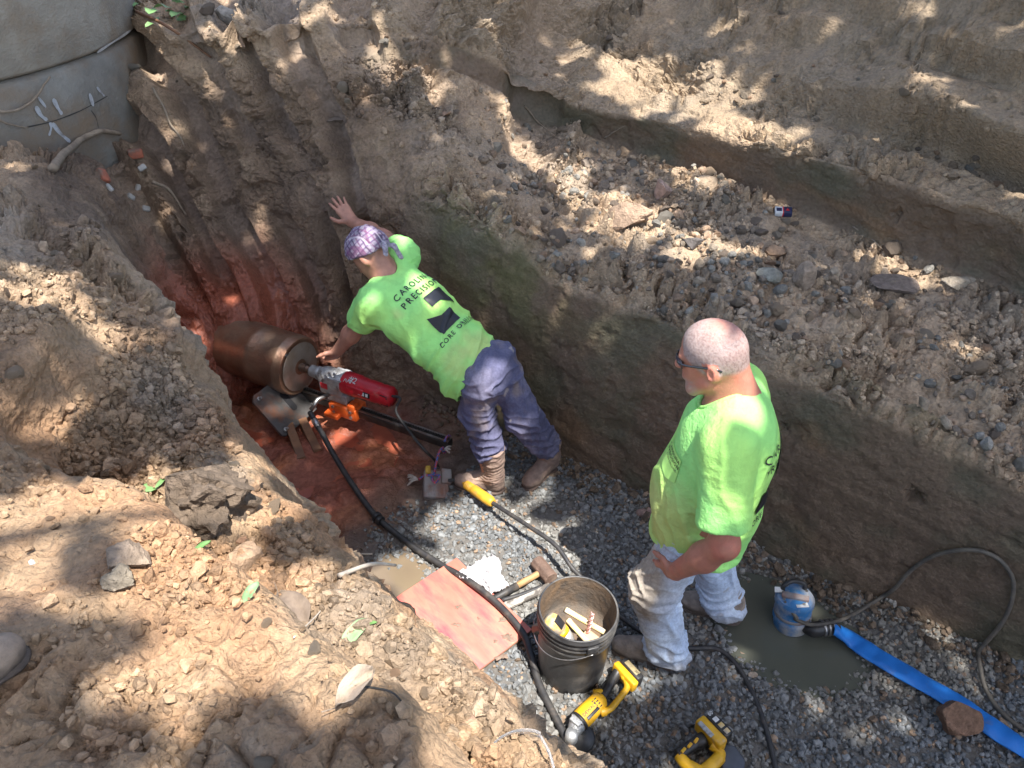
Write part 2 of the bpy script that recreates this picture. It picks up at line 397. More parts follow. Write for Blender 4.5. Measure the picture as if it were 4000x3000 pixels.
# pock holes
pk1, pk2, pki = worley(P * 3.1 + 2)
d -= lowwall * 0.05 * (1 - sstep(0.05, 0.17, pk1 + 0.12 * fbm(P * 25, 2))) * ((pki % 2) == 0)
# claw grooves of the digger down the manhole face and the shoulder beyond it
gsel = sstep(8.9, 10.2, U) * (1 - sstep(13.9 + 1.6 * (Vv > 4.2), 14.5 + 1.6 * (Vv > 4.2), U)) * sstep(1.3, 2.2, Vv) * (1 - sstep(7.0, 8.2, Vv))
gu = U * 1.35 + 0.035 * fbm(P * 2 + 8, 2) + 0.04 * Vv
gp = gu % 1.0
gon = sstep(-0.45, -0.1, perlin(np.stack([np.floor(gu) * 3.7, Vv * 0.45, gu * 0], 1)))
gw = .30 + .28 * ((np.floor(gu) * 7.3) % 1.0)
groove = sstep(0.08, 0.32, gp) * (1 - sstep(.30 + gw - .07, .30 + gw, gp)) * (.6 + .5 * ((np.floor(gu) * 3.7) % 1.0))
d -= gsel * gon * 0.20 * groove * (.8 + .5 * fbm(P * 3 + 55, 2))
ingroove = gsel * gon * groove
d -= (d2 * .9 + d3 + d4) * rough_w * 0.85 * ingroove
# crumbling slump crest on the bench, overhang lip of the far ledge
lip = isR * np.exp(-((Vv - 3.15) / 0.22) ** 2)
d += lip * (0.05 + 0.10 * fbm(P * 2.3 + 12, 3) + d2 * .25 + d3 * .2) * 0.85
d += isR * np.exp(-((Vv - 3.9) / 0.45) ** 2) * np.exp(-((U - 17.1) / 0.8) ** 2) * 0.10
d += isR * np.exp(-((Vv - 4.6) / 0.35) ** 2) * np.exp(-((U - 16.9) / 0.5) ** 2) * 0.12
# second small cut in the bench edge right of the standing man
d -= isR * np.exp(-((U - 18.3) / 0.55) ** 2) * np.exp(-((Vv - 3.35) / 0.13) ** 2) * 0.13
st_ = isR * sstep(16.7, 18.8, U) * np.exp(-((Vv - 7.55 + .18 * (U - 18.8) + .12 * fbm(P * 2.2 + 5, 2)) / .22) ** 2)
d += .20 * st_ - .15 * isR * sstep(16.7, 18.8, U) * np.exp(-((Vv - 7.12 + .18 * (U - 18.8)) / .2) ** 2)
d *= np.where(Vv > 9.3, 0.6, 1.0)
P2 = P + N * d[:, None]
G2 = P2.reshape(nu, nv, 3)

# ---- soil colours
def c3(*c): return np.array(c)
TAN, GREY, BROWN, DARK, RED, OLIVE, ORANGE = c3(.43, .325, .22), c3(.32, .28, .23), c3(.26, .185, .125), c3(.125, .092, .068), c3(.30, .10, .062), c3(.15, .135, .055), c3(.47, .285, .165)
def mixc(c, k, w): return c + (k - c) * np.clip(w, 0, 1)[:, None]
n1 = fbm(P2 * 1.6 + 3, 3); n2 = fbm(P2 * 4.5 + 13, 3); n3 = fbm(P2 * 15 + 23, 3)
colr = np.repeat(TAN[None], len(P2), 0)
colr = mixc(colr, GREY, sstep(-0.05, 0.35, n1 + 0.5 * n2) * (.75 - .3 * isR))
colr = mixc(colr, ORANGE, sstep(-0.1, 0.35, -n1 + 0.6 * n2) * 0.65 * (0.2 + 0.8 * isL))
colr = mixc(colr, BROWN, sstep(0.12, 0.4, n2) * 0.45)
clodtone = (((ic * 29) % 97) / 97 - 0.5) * 0.22 + (((icb * 41) % 97) / 97 - 0.5) * 0.18
colr = colr * (1 + clodtone * flat + 0.16 * n3)[:, None]
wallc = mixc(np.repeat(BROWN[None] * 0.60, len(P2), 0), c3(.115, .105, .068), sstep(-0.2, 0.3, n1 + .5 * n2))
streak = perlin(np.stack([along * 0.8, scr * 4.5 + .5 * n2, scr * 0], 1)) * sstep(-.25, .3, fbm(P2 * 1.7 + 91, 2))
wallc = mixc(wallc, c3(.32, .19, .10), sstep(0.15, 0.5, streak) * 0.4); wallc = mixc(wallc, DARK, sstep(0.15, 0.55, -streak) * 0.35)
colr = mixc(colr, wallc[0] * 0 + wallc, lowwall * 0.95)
colr = mixc(colr, OLIVE, (np.exp(-((U - 15.6) / 0.7) ** 2) * np.exp(-((Vv - 2.6) / 0.65) ** 2) * 0.6 + np.exp(-((U - 18.3) / 0.5) ** 2) * np.exp(-((Vv - 3.2) / 0.18) ** 2) * 0.5) * sstep(-0.25, 0.15, n2))
colr = mixc(colr, c3(.26, .205, .135), upper * 0.55)
facec = mixc(np.repeat(c3(.235, .165, .11)[None], len(P2), 0), DARK, sstep(-0.1, 0.35, n2 + 0.4 * n1) * 0.6)
facec = mixc(facec, c3(.36, .27, .18), sstep(0.1, 0.4, -n2) * 0.6)
colr = mixc(colr, facec, isE * (1 - sstep(4.3, 5.6, Vv)) * 0.95 * sstep(7.6, 8.8, U))
colr = mixc(colr, c3(.19, .15, .125), ingroove * 0.5)  # groove hollows coloured darker, painting in shade for contrast
DR = A([-1.75, 4.0, 0.25])
rd = np.linalg.norm((P2 - DR) * A([1, 1, 0.75]), axis=1) + 0.16 * n2 + 0.12 * n1
redw = 1 - sstep(0.36, 0.82, rd)
redspill = redw * (1 - 0.6 * isL)
colr = mixc(colr, RED * (1 + 0.4 * n2[:, None]), redspill)
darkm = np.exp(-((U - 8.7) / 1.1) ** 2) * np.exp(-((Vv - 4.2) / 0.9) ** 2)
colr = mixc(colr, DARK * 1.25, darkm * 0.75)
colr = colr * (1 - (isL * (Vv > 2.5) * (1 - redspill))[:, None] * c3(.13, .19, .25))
wet = np.clip(redspill * 0.9 + lowwall * 0.25 + ingroove * 0.25, 0, 1)
ids = np.arange(nu * nv).reshape(nu, nv)
Fq = np.stack([ids[:-1, :-1], ids[1:, :-1], ids[1:, 1:], ids[:-1, 1:]], -1).reshape(-1, 4)
# make faces point out of the soil
tri = P2[Fq[len(Fq) // 2]]; nn_ = np.cross(tri[1] - tri[0], tri[2] - tri[0])
if nn_ @ N[Fq[len(Fq) // 2][0]] < 0: Fq = Fq[:, ::-1]
m_soil = mat('soil', (1.12, 1.08, 1.05), 0.92, (0.72, 0.70, 0.68), 55, 6, bump=1.3, bscale=90, attr=True, wetattr='wet', spec=0.3, contrast=(0.3, 0.7), vor=55, rugattr='rug')
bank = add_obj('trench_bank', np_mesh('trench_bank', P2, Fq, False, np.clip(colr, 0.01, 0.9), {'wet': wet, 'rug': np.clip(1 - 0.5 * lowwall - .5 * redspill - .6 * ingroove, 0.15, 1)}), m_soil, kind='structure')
bank['label'] = 'excavated clay banks, ledges and walls round the trench'
bank_bvh = BVHTree.FromPolygons([Vector(p) for p in G2[::3, ::3].reshape(-1, 3)], [list(map(int, q)) for q in (lambda i: np.stack([i[:-1, :-1], i[1:, :-1], i[1:, 1:], i[:-1, 1:]], -1).reshape(-1, 4))(np.arange(G2[::3, ::3].shape[0] * G2[::3, ::3].shape[1]).reshape(G2[::3, ::3].shape[:2]))])
def hit(px, py):
    """point of the soil under a picture point"""
    r_ = bank_bvh.ray_cast(Vector(CO), Vector(ray(px, py)).normalized()); return r_[0], r_[1]
def drop(x, y, z0=4.0):
    r_ = bank_bvh.ray_cast(Vector((x, y, z0)), Vector((0, 0, -1))); return r_[0], r_[1]

# ================================================================== TRENCH FLOOR
ts = np.arange(-4.3, 3.6, 0.0125); ns = np.arange(1.0, 3.15, 0.0125)
tt, nn = np.meshgrid(ts, ns, indexing='ij')
FP = tt[..., None] * TD + nn[..., None] * TN; FP = FP.reshape(-1, 3); ft = tt.ravel(); fn = nn.ravel()
def floor_h(ft, fn):
    q = np.stack([ft, fn, ft * 0], 1)
    h = 0.02 * fbm(q * 2.2 + 5, 3)
    mud = 1 - sstep(-2.55, -2.1, ft + 0.25 * fbm(q * 2.5 + 1, 2))           # clay end near the drill
    a, b, c_ = worley(q * 9 + np.stack([fbm(q * 4, 2)] * 3, 1))
    lump = sstep(-0.05, 0.35, fbm(q * 2.8 + 31, 3))
    h = h + mud * (0.10 * np.clip(fbm(q * 2.4 + 9, 4) + 0.02, -0.4, 1) + 0.07 * (np.clip(b - a, 0, 0.5)) * lump + 0.02 * fbm(q * 11 + 4, 3) - 0.012)
    pool = np.exp(-(((ft + 0.42) / 0.42) ** 2 + ((fn - 2.55) / 0.34) ** 2) ** 1.5)   # sump by the pump
    h = h - 0.085 * pool
    pool2 = np.exp(-(((ft + 2.05) / 0.24) ** 2 + ((fn - 1.55) / 0.2) ** 2) ** 1.5)
    h = h - 0.06 * pool2
    side = sstep(2.72, 2.95, fn) * 0.05
    return h + side, mud, lump
fh, fmud, flump = floor_h(ft, fn)
FP[:, 2] = fh
q = np.stack([ft, fn, ft * 0], 1)
fcol = np.repeat(c3(.15, .14, .125)[None], len(FP), 0)
redf = fmud * (1 - sstep(0.7, 1.2, np.linalg.norm(FP - A([-1.55, 3.5, 0]), axis=1) + 0.35 * fbm(q * 2 + 2, 3)))
brownm = mixc(np.repeat(c3(.17, .105, .07)[None], len(FP), 0), c3(.085, .07, .055), sstep(-0.1, 0.3, fbm(q * 3 + 50, 3)))
fcol = mixc(fcol, brownm, fmud)
fcol = mixc(fcol, mixc(np.repeat(RED[None] * 1.1, len(FP), 0), c3(.42, .15, .075), sstep(0.0, 0.3, fbm(q * 3 + 70, 2))), np.maximum(redf, fmud * 0.1))
fcol = fcol * (1 + 0.25 * fbm(q * 20, 2))[:, None]
fwet = np.clip(fmud * 0.85 + 0.1, 0, 1)
fi = np.arange(len(FP)).reshape(len(ts), len(ns))
FF = np.stack([fi[:-1, :-1], fi[1:, :-1], fi[1:, 1:], fi[:-1, 1:]], -1).reshape(-1, 4)
m_floor = mat('trench_mud', (1.1, 1.1, 1.1), 0.85, (0.75, 0.72, 0.7), 40, 5, bump=1.0, bscale=90, attr=True, wetattr='wet')
floor = add_obj('trench_floor', np_mesh('trench_floor', FP, FF, True, np.clip(fcol, .01, .9), {'wet': fwet}), m_floor, kind='structure')
def floor_z(p):
    t_, n_ = tn(p); return float(floor_h(A([t_]), A([n_]))[0][0])
# wide ground beyond the cut
gm = MB(); gm.add([(-60, -60, -0.6), (60, -60, -0.6), (60, 60, -0.6), (-60, 60, -0.6)], [[0, 1, 2, 3]])
m_sub = mat('subsoil', (.28, .2, .13), 0.95, (.2, .15, .1), 3)
gm.build('ground', m_sub, kind='structure')
# still water: red slurry round the drill, grey-green sump by the pump, brown puddle
def water(name, label, tc, nc, rt, rn, z, m, seed):
    V = []; k = 60
    for i in range(k):
        a = 2 * math.pi * i / k; w = 1 + 0.18 * math.sin(3 * a + seed) + 0.1 * math.sin(5 * a + 2 * seed)
        V.append(T(tc + rt * w * math.cos(a), nc + rn * w * math.sin(a), z))
    mb = MB(); mb.add(V, [list(range(k))]); o = mb.build(name, m, kind='structure'); o['label'] = label
    if o.data.polygons[0].normal.z < 0: o.data.flip_normals()
    return o
m_sump = mat('sump_water', (.09, .094, .073), 0.03, (.11, .112, .088), 2.0, bump=0.08, bscale=9)
m_slur = mat('slurry_water', (.30, .075, .045), 0.08, (.42, .12, .065), 6.0, bump=0.25, bscale=25)
m_pud = mat('puddle_water', (.20, .15, .095), 0.10, (.16, .12, .08), 3.0, bump=0.1, bscale=12)
water('water', 'grey-green muddy water in the sump round the blue pump', -0.40, 2.52, 0.80, 0.46, -0.036, m_sump, 1.0)
water('slurry', 'red drilling slurry pooled round the core drill', -3.32, 1.90, 0.74, 0.62, -0.018, m_slur, 2.2)
water('puddle', 'small brown puddle beside the black hose', -2.05, 1.55, 0.30, 0.26, -0.03, m_pud, 0.4)

# ================================================================== STONES
def ico(sub):
    bm = bmesh.new(); bmesh.ops.create_icosphere(bm, subdivisions=sub, radius=1.0)
    V = np.array([v.co[:] for v in bm.verts]); Fs = np.array([[v.index for v in f.verts] for f in bm.faces]); bm.free(); return V, Fs
def stone_shape(sub, seed, cuts=7, jag=0.12, squash=(1, .85, .65)):
    r_ = np.random.default_rng(seed); V, Fs = ico(sub); V = V.copy()
    V *= (1 + jag * fbm(V * 1.7 + seed * 3.1, 3))[:, None]
    for _ in range(cuts):
        n_ = r_.normal(size=3); n_ /= np.linalg.norm(n_); d_ = r_.uniform(0.45, 0.8)
        V -= n_ * np.maximum(0, V @ n_ - d_)[:, None]
    V *= A(squash) * r_.uniform(0.85, 1.15, 3)
    return V, Fs
SH20 = [stone_shape(1, k, 5, 0.25) for k in range(10)]
SH80 = [stone_shape(2, 40 + k, 8, 0.3) for k in range(10)]
CLOD = [stone_shape(2, 80 + k, 3, 0.55, (1, .9, .75)) for k in range(8)]
def rand_rot(n, r_):
    q_ = r_.normal(size=(n, 4)); q_ /= np.linalg.norm(q_, axis=1)[:, None]; w, x, y, z = q_.T
    return np.stack([1 - 2 * (y * y + z * z), 2 * (x * y - z * w), 2 * (x * z + y * w), 2 * (x * y + z * w), 1 - 2 * (x * x + z * z), 2 * (y * z - x * w), 2 * (x * z - y * w), 2 * (y * z + x * w), 1 - 2 * (x * x + y * y)], 1).reshape(-1, 3, 3)
def scatter_mesh(name, shapes, pos, size, cols, r_, smooth=False):
    n_ = len(pos); pick = r_.integers(0, len(shapes), n_); rot = rand_rot(n_, r_); VV = []; FF_ = []; CC = []; b = 0
    for k, (V, Fs) in enumerate(shapes):
        ix = np.where(pick == k)[0]
        if not len(ix): continue
        W = np.einsum('nij,vj->nvi', rot[ix] * size[ix][:, None, None], V) + pos[ix][:, None]
        VV.append(W.reshape(-1, 3)); FF_.append((Fs[None] + (b + np.arange(len(ix)) * len(V))[:, None, None]).reshape(-1, 3)); b += len(ix) * len(V)
        CC.append(np.repeat(cols[ix], len(V), 0))
    return np_mesh(name, np.concatenate(VV), np.concatenate(FF_), smooth, np.concatenate(CC))
m_gravel = mat('gravel_stone', (1.15, 1.15, 1.15), 0.75, (0.7, 0.7, 0.7), 35, 4, bump=0.6, bscale=150, attr=True)
r_ = np.random.default_rng(21)
ng = 36000
gt = r_.uniform(-2.7, 1.6, ng); gn_ = r_.uniform(1.02, 2.98, ng)
gq = np.stack([gt, gn_, gt * 0], 1)
keep = r_.random(ng) < sstep(-2.42, -2.15, gt + 0.30 * fbm(gq * 2.3 + 8, 2)) * (1 - 0.9 * np.exp(-((((gt + 0.42) / 0.36) ** 2 + ((gn_ - 2.56) / 0.26) ** 2) ** 3))) * (1 - 0.75 * sstep(0.1, 0.4, fbm(gq * 1.6 + 90, 2)) * (gt < -1.6))
gt, gn_ = gt[keep], gn_[keep]; gq = gq[keep]
gp_ = gt[:, None] * TD + gn_[:, None] * TN; gp_[:, 2] = floor_h(gt, gn_)[0] + r_.uniform(-0.006, 0.012, len(gt))
gs = np.clip(r_.lognormal(math.log(0.0128), 0.36, len(gt)), 0.005, 0.034)
tone = r_.normal(1, 0.22, len(gt)).clip(0.5, 1.7)[:, None]
dusty = sstep(-0.25, 0.35, fbm(gq * 1.3 + 14, 2))[:, None] * (gt < 0.4)[:, None]
gc = (c3(.185, .193, .195)[None] * (1 - dusty) + c3(.28, .26, .22)[None] * dusty) * tone
brownst = r_.random(len(gt)) < 0.10; gc[brownst] = c3(.30, .21, .14) * tone[brownst]
gravel = add_obj('gravel', scatter_mesh('gravel', SH20, gp_, gs, np.clip(gc, .02, .8), r_), m_gravel, kind='stuff')
gravel['label'] = 'grey crushed stone bedding on the trench floor'; gravel['category'] = 'gravel'
# crumbs of clay on banks and ledges
m_clod = mat('clay_clod', (1.15, 1.12, 1.1), 0.93, (0.72, 0.7, 0.68), 45, 6, bump=1.3, bscale=110, attr=True, spec=0.25)
cand = np.where((Vv > 2.6) & (Vv < 8.4) & (flat * visible > 0.25) & (U > 2) & (U < 20))[0]
wgt = (0.25 + isR[cand] * (Vv[cand] < 5.3) * 2.2 + isL[cand] * 1.9) * flat[cand] * (0.07 + sstep(-0.08, 0.35, fbm(P2[cand] * 1.9 + 66, 3)) ** 1.5)
pickc = r_.choice(cand, 26000, p=wgt / wgt.sum())
cs = np.clip(r_.lognormal(math.log(0.0075), 0.65, len(pickc)), 0.003, 0.034)
cp = P2[pickc] + r_.normal(0, 0.006, (len(pickc), 3)); cp[:, 2] += cs * 0.25
cc = colr[pickc] * r_.normal(1.08, 0.2, (len(pickc), 1)).clip(0.6, 1.6)
crumbs = add_obj('clay_crumbs', scatter_mesh('clay_crumbs', SH20, cp, cs, np.clip(cc, .02, .85), r_), m_clod, kind='stuff')
crumbs['label'] = 'small clay crumbs and stones strewn over the banks'; crumbs['category'] = 'rubble'

# clods fallen to the foot of the walls
nf = 1500; tf_ = r_.uniform(-2.9, 1.2, nf); side_ = r_.random(nf) < .75
nf_ = np.where(side_, np.interp(tf_, [-2.85, -2.2, -1.4, -.62, .15, 1.2], [2.66, 2.78, 2.82, 2.86, 2.95, 2.97]) - np.abs(r_.normal(0, .07, nf)), np.interp(tf_, [-3, -2.4, -1.4, .5], [1.52, 1.42, 1.28, 1.25]) + np.abs(r_.normal(0, .07, nf)))
ps = np.clip(r_.lognormal(math.log(.011), .55, nf), .004, .04); pp_ = tf_[:, None] * TD + nf_[:, None] * TN; pp_[:, 2] = floor_h(tf_, nf_)[0] + ps * .4 + .006
fallen = add_obj('fallen_clay', scatter_mesh('fallen_clay', SH20 + SH80[:3], pp_, ps, np.repeat(c3(.20, .15, .105)[None], nf, 0) * r_.normal(1, .25, (nf, 1)).clip(.5, 1.6), r_), m_clod, kind='stuff')
fallen['label'] = 'crumbs of clay fallen to the foot of the trench walls'; fallen['category'] = 'rubble'

# angular rubble too dense to count on the far ledge
lc = np.where((U > 15.3) & (U < 19.7) & (Vv > 3.05) & (Vv < 5.0) & (flat * visible > .3))[0]
lw = (.15 + sstep(-.1, .3, fbm(P2[lc] * 1.5 + 7, 3))) * (1 + 2.5 * np.exp(-((U[lc] - 17.0) / .6) ** 2)); li = r_.choice(lc, 1500, p=lw / lw.sum())
ls = np.clip(r_.lognormal(math.log(.016), .45, len(li)), .008, .04); lpz = P2[li].copy(); lpz[:, 2] += ls * .45
lcol = np.array([c3(.40, .31, .22), c3(.33, .27, .2), c3(.27, .255, .22), c3(.43, .30, .20), c3(.22, .18, .14)])[r_.integers(0, 5, len(li))] * r_.normal(1, .15, (len(li), 1)).clip(.6, 1.4)
led = add_obj('ledge_rubble', scatter_mesh('ledge_rubble', SH80[:6] + CLOD[:2], lpz, ls, lcol, r_), m_clod, kind='stuff'); led['label'] = 'small broken stones heaped along the far ledge'; led['category'] = 'rubble'
# ================================================================== MANHOLE
m_conc = mat('concrete', (.45, .41, .34), 0.92, (.33, .295, .24), 6, 6, bump=0.6, bscale=60, dirt=(.34, .25, .16), dscale=2.5, dthr=(0.5, 0.72))
m_parge = mat('cement_render', (.25, .235, .20), 0.95, (.17, .155, .13), 4, 6, bump=1.0, bscale=25, dirt=(.22, .16, .105), dscale=2.2, dthr=(0.42, 0.62))
m_brick = mat('red_brick', (.42, .13, .07), 0.85, (.30, .10, .06), 18, bump=0.6, bscale=60, dirt=(.16, .11, .08), dscale=9, dthr=(0.46, 0.62))
m_white = mat('marking_paint', (.46, .47, .48), 0.8, (.4, .4, .4), 60, dirt=(.2, .18, .16), dscale=14, dthr=(0.52, 0.66))
m_pale = mat('pale_mortar', (.45, .43, .39), 0.9, (.3, .28, .25), 25)
MR = 1.6
p1_ = Z(195, 275, 1.9)[:2]; dd_ = ray(548, 60)[:2]; dd_ = dd_ / np.linalg.norm(dd_); nr_ = A([dd_[1], -dd_[0]])
# centre: silhouette tangent and seam through p1_
best = min(((a, abs(np.linalg.norm(a * dd_ - MR * nr_ - p1_) - MR)) for a in np.arange(3.0, 9.0, 0.005)), key=lambda q_: q_[1] + (0 if (q_[0] * dd_ - MR * nr_)[1] > p1_[1] - 0.6 else 9))
MC = best[0] * dd_ - MR * nr_
manhole = root_at('manhole', at((MC[0], MC[1], 1.2)), 'big round concrete manhole wall with rendered base at the trench end', 'manhole')
MM = at((MC[0], MC[1], 0))
MB().lathe([(MR - 0.25, 3.1), (MR - 0.25, 3.25), (MR - 0.02, 3.25), (MR, 3.22), (MR, 1.93), (MR - 0.03, 1.905), (MR - 0.2, 1.905)], 96, MM).build('riser_ring', m_conc, manhole)
MB().lathe([(MR - 0.16, 1.90), (MR - 0.02, 1.895), (MR + 0.005, 1.87), (MR + 0.02, 1.60), (MR + 0.02, 1.0), (MR - 0.1, 0.6)], 96, MM).build('rendered_base', m_parge, manhole)

def on_base(px, py, off=.0):
    """point on the manhole's outside under a picture point"""
    d_ = ray(px, py); o_ = CO[:2] - MC; a_ = d_[:2] @ d_[:2]; b_ = 2 * (o_ @ d_[:2]); c_ = o_ @ o_ - (MR + .02 + off) ** 2; q_ = b_ * b_ - 4 * a_ * c_
    if q_ < 0: return None
    return CO + d_ * ((-b_ - math.sqrt(q_)) / (2 * a_))
def base_strip(name, px_pts, w, m_, parent):
    P_ = [on_base(x, y, .002) for x, y in px_pts]; P_ = [p for p in P_ if p is not None]; P_ = spline(P_, 5); V_ = []; F_ = []
    for i, p in enumerate(P_):
        n_ = A([p[0] - MC[0], p[1] - MC[1], 0]); n_ /= np.linalg.norm(n_); t_ = P_[min(i + 1, len(P_) - 1)] - P_[max(i - 1, 0)]; s_ = np.cross(t_, n_); s_ /= np.linalg.norm(s_); ww = w * (1 + .25 * math.sin(i * .7)) * (.5 if i in (0, len(P_) - 1) else 1)
        V_ += [p + s_ * ww, p - s_ * ww]
    for i in range(len(P_) - 1): F_.append([2 * i, 2 * i + 1, 2 * i + 3, 2 * i + 2])
    return MB().add(V_, F_).build(name, m_, parent)
for k, pts in enumerate(([(140, 415), (160, 450), (185, 470)], [(150, 380), (180, 420)], [(208, 385), (225, 420), (243, 447)], [(378, 340), (395, 360), (408, 375)], [(350, 365), (365, 415)], [(195, 475), (200, 500), (192, 530)], [(205, 480), (235, 520), (275, 555)])): base_strip('paint_mark', pts, .007 if k % 2 else .011, m_white, manhole)
m_crk = mat('dark_crack', (.05, .045, .04), .95)
base_strip('crack', [(90, 500), (190, 478), (260, 455), (330, 425), (420, 375)], .003, m_crk, manhole); base_strip('crack', [(355, 430), (375, 460), (385, 500)], .0025, m_crk, manhole)
base_strip('mortar_lip', [(380, 205), (430, 172), (480, 140), (510, 118)], .006, m_pale, manhole)
# ================================================================== PEOPLE (distance fields meshed with surface nets)
def V3(p): return np.array([float(c) for c in p])
class SDF:
    def __init__(self, lo, hi, res):
        self.lo = V3(lo); self.res = res; self.n = np.ceil((V3(hi) - self.lo) / res).astype(int) + 1
        self.f = np.full(self.n, 0.5, np.float32)
    def sub(self, lo, hi):
        a = np.maximum(np.floor((lo - self.lo) / self.res).astype(int), 0); b = np.minimum(np.ceil((hi - self.lo) / self.res).astype(int) + 1, self.n)
        if (b <= a).any(): return None, None
        ax = [(self.lo[i] + self.res * np.arange(a[i], b[i])).astype(np.float32) for i in range(3)]
        p = np.stack(np.meshgrid(*ax, indexing='ij'), -1)
        return (slice(a[0], b[0]), slice(a[1], b[1]), slice(a[2], b[2])), p
    def put(self, sl, d_, k, cut=False):
        o = self.f[sl]
        if cut: d_ = -d_; h = np.maximum(k - np.abs(o - d_), 0) / k; self.f[sl] = np.maximum(o, d_) + h * h * k * 0.25
        else: h = np.maximum(k - np.abs(o - d_), 0) / k; self.f[sl] = np.minimum(o, d_) - h * h * k * 0.25
    def cone(self, a, b, r1, r2, k=0.02, flat=None, cut=False):
        """tapered limb from a to b; flat=(direction, factor) squashes it"""
        a, b = V3(a), V3(b); m = max(r1, r2) * 1.05 + 0.03 + k
        sl, p = self.sub(np.minimum(a, b) - m, np.maximum(a, b) + m)
        if sl is None: return self
        q_ = p - a.astype(np.float32); ba = (b - a).astype(np.float32)
        if flat is not None:
            fd = V3(flat[0]).astype(np.float32); fd /= np.linalg.norm(fd); q_ = q_ + fd * ((q_ @ fd)[..., None] * (flat[1] - 1)); ba = ba + fd * ((ba @ fd) * (flat[1] - 1))
        t = np.clip(q_ @ ba / (ba @ ba + 1e-12), 0, 1)
        d_ = np.linalg.norm(q_ - t[..., None] * ba, axis=-1) - (r1 + (r2 - r1) * t)
        if flat is not None and flat[1] > 1: d_ = d_ / (1 + 0.4 * (flat[1] - 1))
        self.put(sl, d_.astype(np.float32), k, cut); return self
    def chain(self, pts, rs, k=0.02, flat=None):
        for i in range(len(pts) - 1): self.cone(pts[i], pts[i + 1], rs[i], rs[i + 1], k, flat)
        return self
    def ell(self, c, r, axes=None, k=0.03, cut=False):
        c = V3(c); r = V3(r); m = r.max() + 0.03 + k; sl, p = self.sub(c - m, c + m)
        if sl is None: return self
        q_ = p - c.astype(np.float32); r = r.astype(np.float32)
        if axes is not None: q_ = q_ @ np.array(axes).T.astype(np.float32)
        l0 = np.linalg.norm(q_ / r, axis=-1); l1 = np.linalg.norm(q_ / (r * r), axis=-1) + 1e-9
        self.put(sl, (l0 * (l0 - 1) / l1).astype(np.float32), k, cut); return self
    def plane(self, c, n_, k=0.004, box=None):
        """remove everything on the side n_ points to (inside a sphere box=(centre, radius) if given)"""
        c, n_ = V3(c), V3(n_); n_ /= np.linalg.norm(n_)
        if box: sl, p = self.sub(V3(box[0]) - box[1], V3(box[0]) + box[1])
        else: sl, p = self.sub(self.lo, self.lo + self.res * self.n)
        self.f[sl] = np.maximum(self.f[sl], ((p - c) @ n_).astype(np.float32)); return self
    def mesh(self, smooth=1):
        f_ = self.f; ins = f_ < 0; nx, ny, nz = f_.shape
        cnt = np.zeros((nx - 1, ny - 1, nz - 1), np.uint8)
        for dx in (0, 1):
            for dy in (0, 1):
                for dz in (0, 1): cnt += ins[dx:nx - 1 + dx, dy:ny - 1 + dy, dz:nz - 1 + dz]
        act = (cnt > 0) & (cnt < 8); I = np.stack(np.nonzero(act), 1); vid = np.full(act.shape, -1, np.int32); vid[act] = np.arange(len(I))
        acc = np.zeros((len(I), 3)); num = np.zeros(len(I))
        cor = [(x, y, z) for x in (0, 1) for y in (0, 1) for z in (0, 1)]
        for i in range(8):
            for j in range(i + 1, 8):
                if sum(abs(cor[i][k] - cor[j][k]) for k in range(3)) != 1: continue
                a_ = f_[I[:, 0] + cor[i][0], I[:, 1] + cor[i][1], I[:, 2] + cor[i][2]]; b_ = f_[I[:, 0] + cor[j][0], I[:, 1] + cor[j][1], I[:, 2] + cor[j][2]]
                m = (a_ < 0) != (b_ < 0); t = np.where(m, a_ / (a_ - b_ + 1e-12), 0)
                acc += np.where(m[:, None], V3(cor[i]) + t[:, None] * (V3(cor[j]) - V3(cor[i])), 0); num += m
        V = self.lo + self.res * (I + acc / np.maximum(num, 1)[:, None]); Q = []
        for ax in range(3):
            s0 = [slice(None)] * 3; s1 = [slice(None)] * 3; s0[ax] = slice(0, -1); s1[ax] = slice(1, None)
            ch = np.stack(np.nonzero(ins[tuple(s0)] != ins[tuple(s1)]), 1); o1, o2 = [(1, 2), (2, 0), (0, 1)][ax]
            ok = (ch[:, o1] > 0) & (ch[:, o2] > 0) & (ch[:, o1] < act.shape[o1]) & (ch[:, o2] < act.shape[o2]); ch = ch[ok]
            e1 = np.zeros(3, int); e1[o1] = 1; e2 = np.zeros(3, int); e2[o2] = 1
            c4 = [ch - e1 - e2, ch - e2, ch, ch - e1]
            q_ = np.stack([vid[c[:, 0], c[:, 1], c[:, 2]] for c in c4], 1)
            flip = ~ins[ch[:, 0], ch[:, 1], ch[:, 2]]; q_[flip] = q_[flip][:, ::-1]; Q.append(q_)
        Q = np.concatenate(Q); Q = Q[(Q >= 0).all(1)]
        for _ in range(smooth): V = laplace(V, Q, 0.5)
        return V, Q
def laplace(V, Q, w):
    s_ = np.zeros_like(V); c = np.zeros(len(V))
    for a in range(4):
        i, j = Q[:, a], Q[:, (a + 1) % 4]
        for x, y in ((i, j), (j, i)):
            for ax in range(3): s_[:, ax] += np.bincount(x, V[y, ax], len(V))
            c += np.bincount(x, minlength=len(V))
    return V + (s_ / np.maximum(c, 1)[:, None] - V) * w
def vnormals(V, Q):
    n_ = np.cross(V[Q[:, 2]] - V[Q[:, 0]], V[Q[:, 3]] - V[Q[:, 1]]); o = np.zeros_like(V)
    for a in range(4):
        for ax in range(3): o[:, ax] += np.bincount(Q[:, a], n_[:, ax], len(V))
    return o / (np.linalg.norm(o, axis=1)[:, None] + 1e-12)
def drop_faces(V, Q, bad):
    """remove the vertices flagged bad and their faces"""
    Q = Q[~bad[Q].any(1)]; used = np.zeros(len(V), bool); used[Q] = True; mp = np.cumsum(used) - 1
    return V[used], mp[Q], used
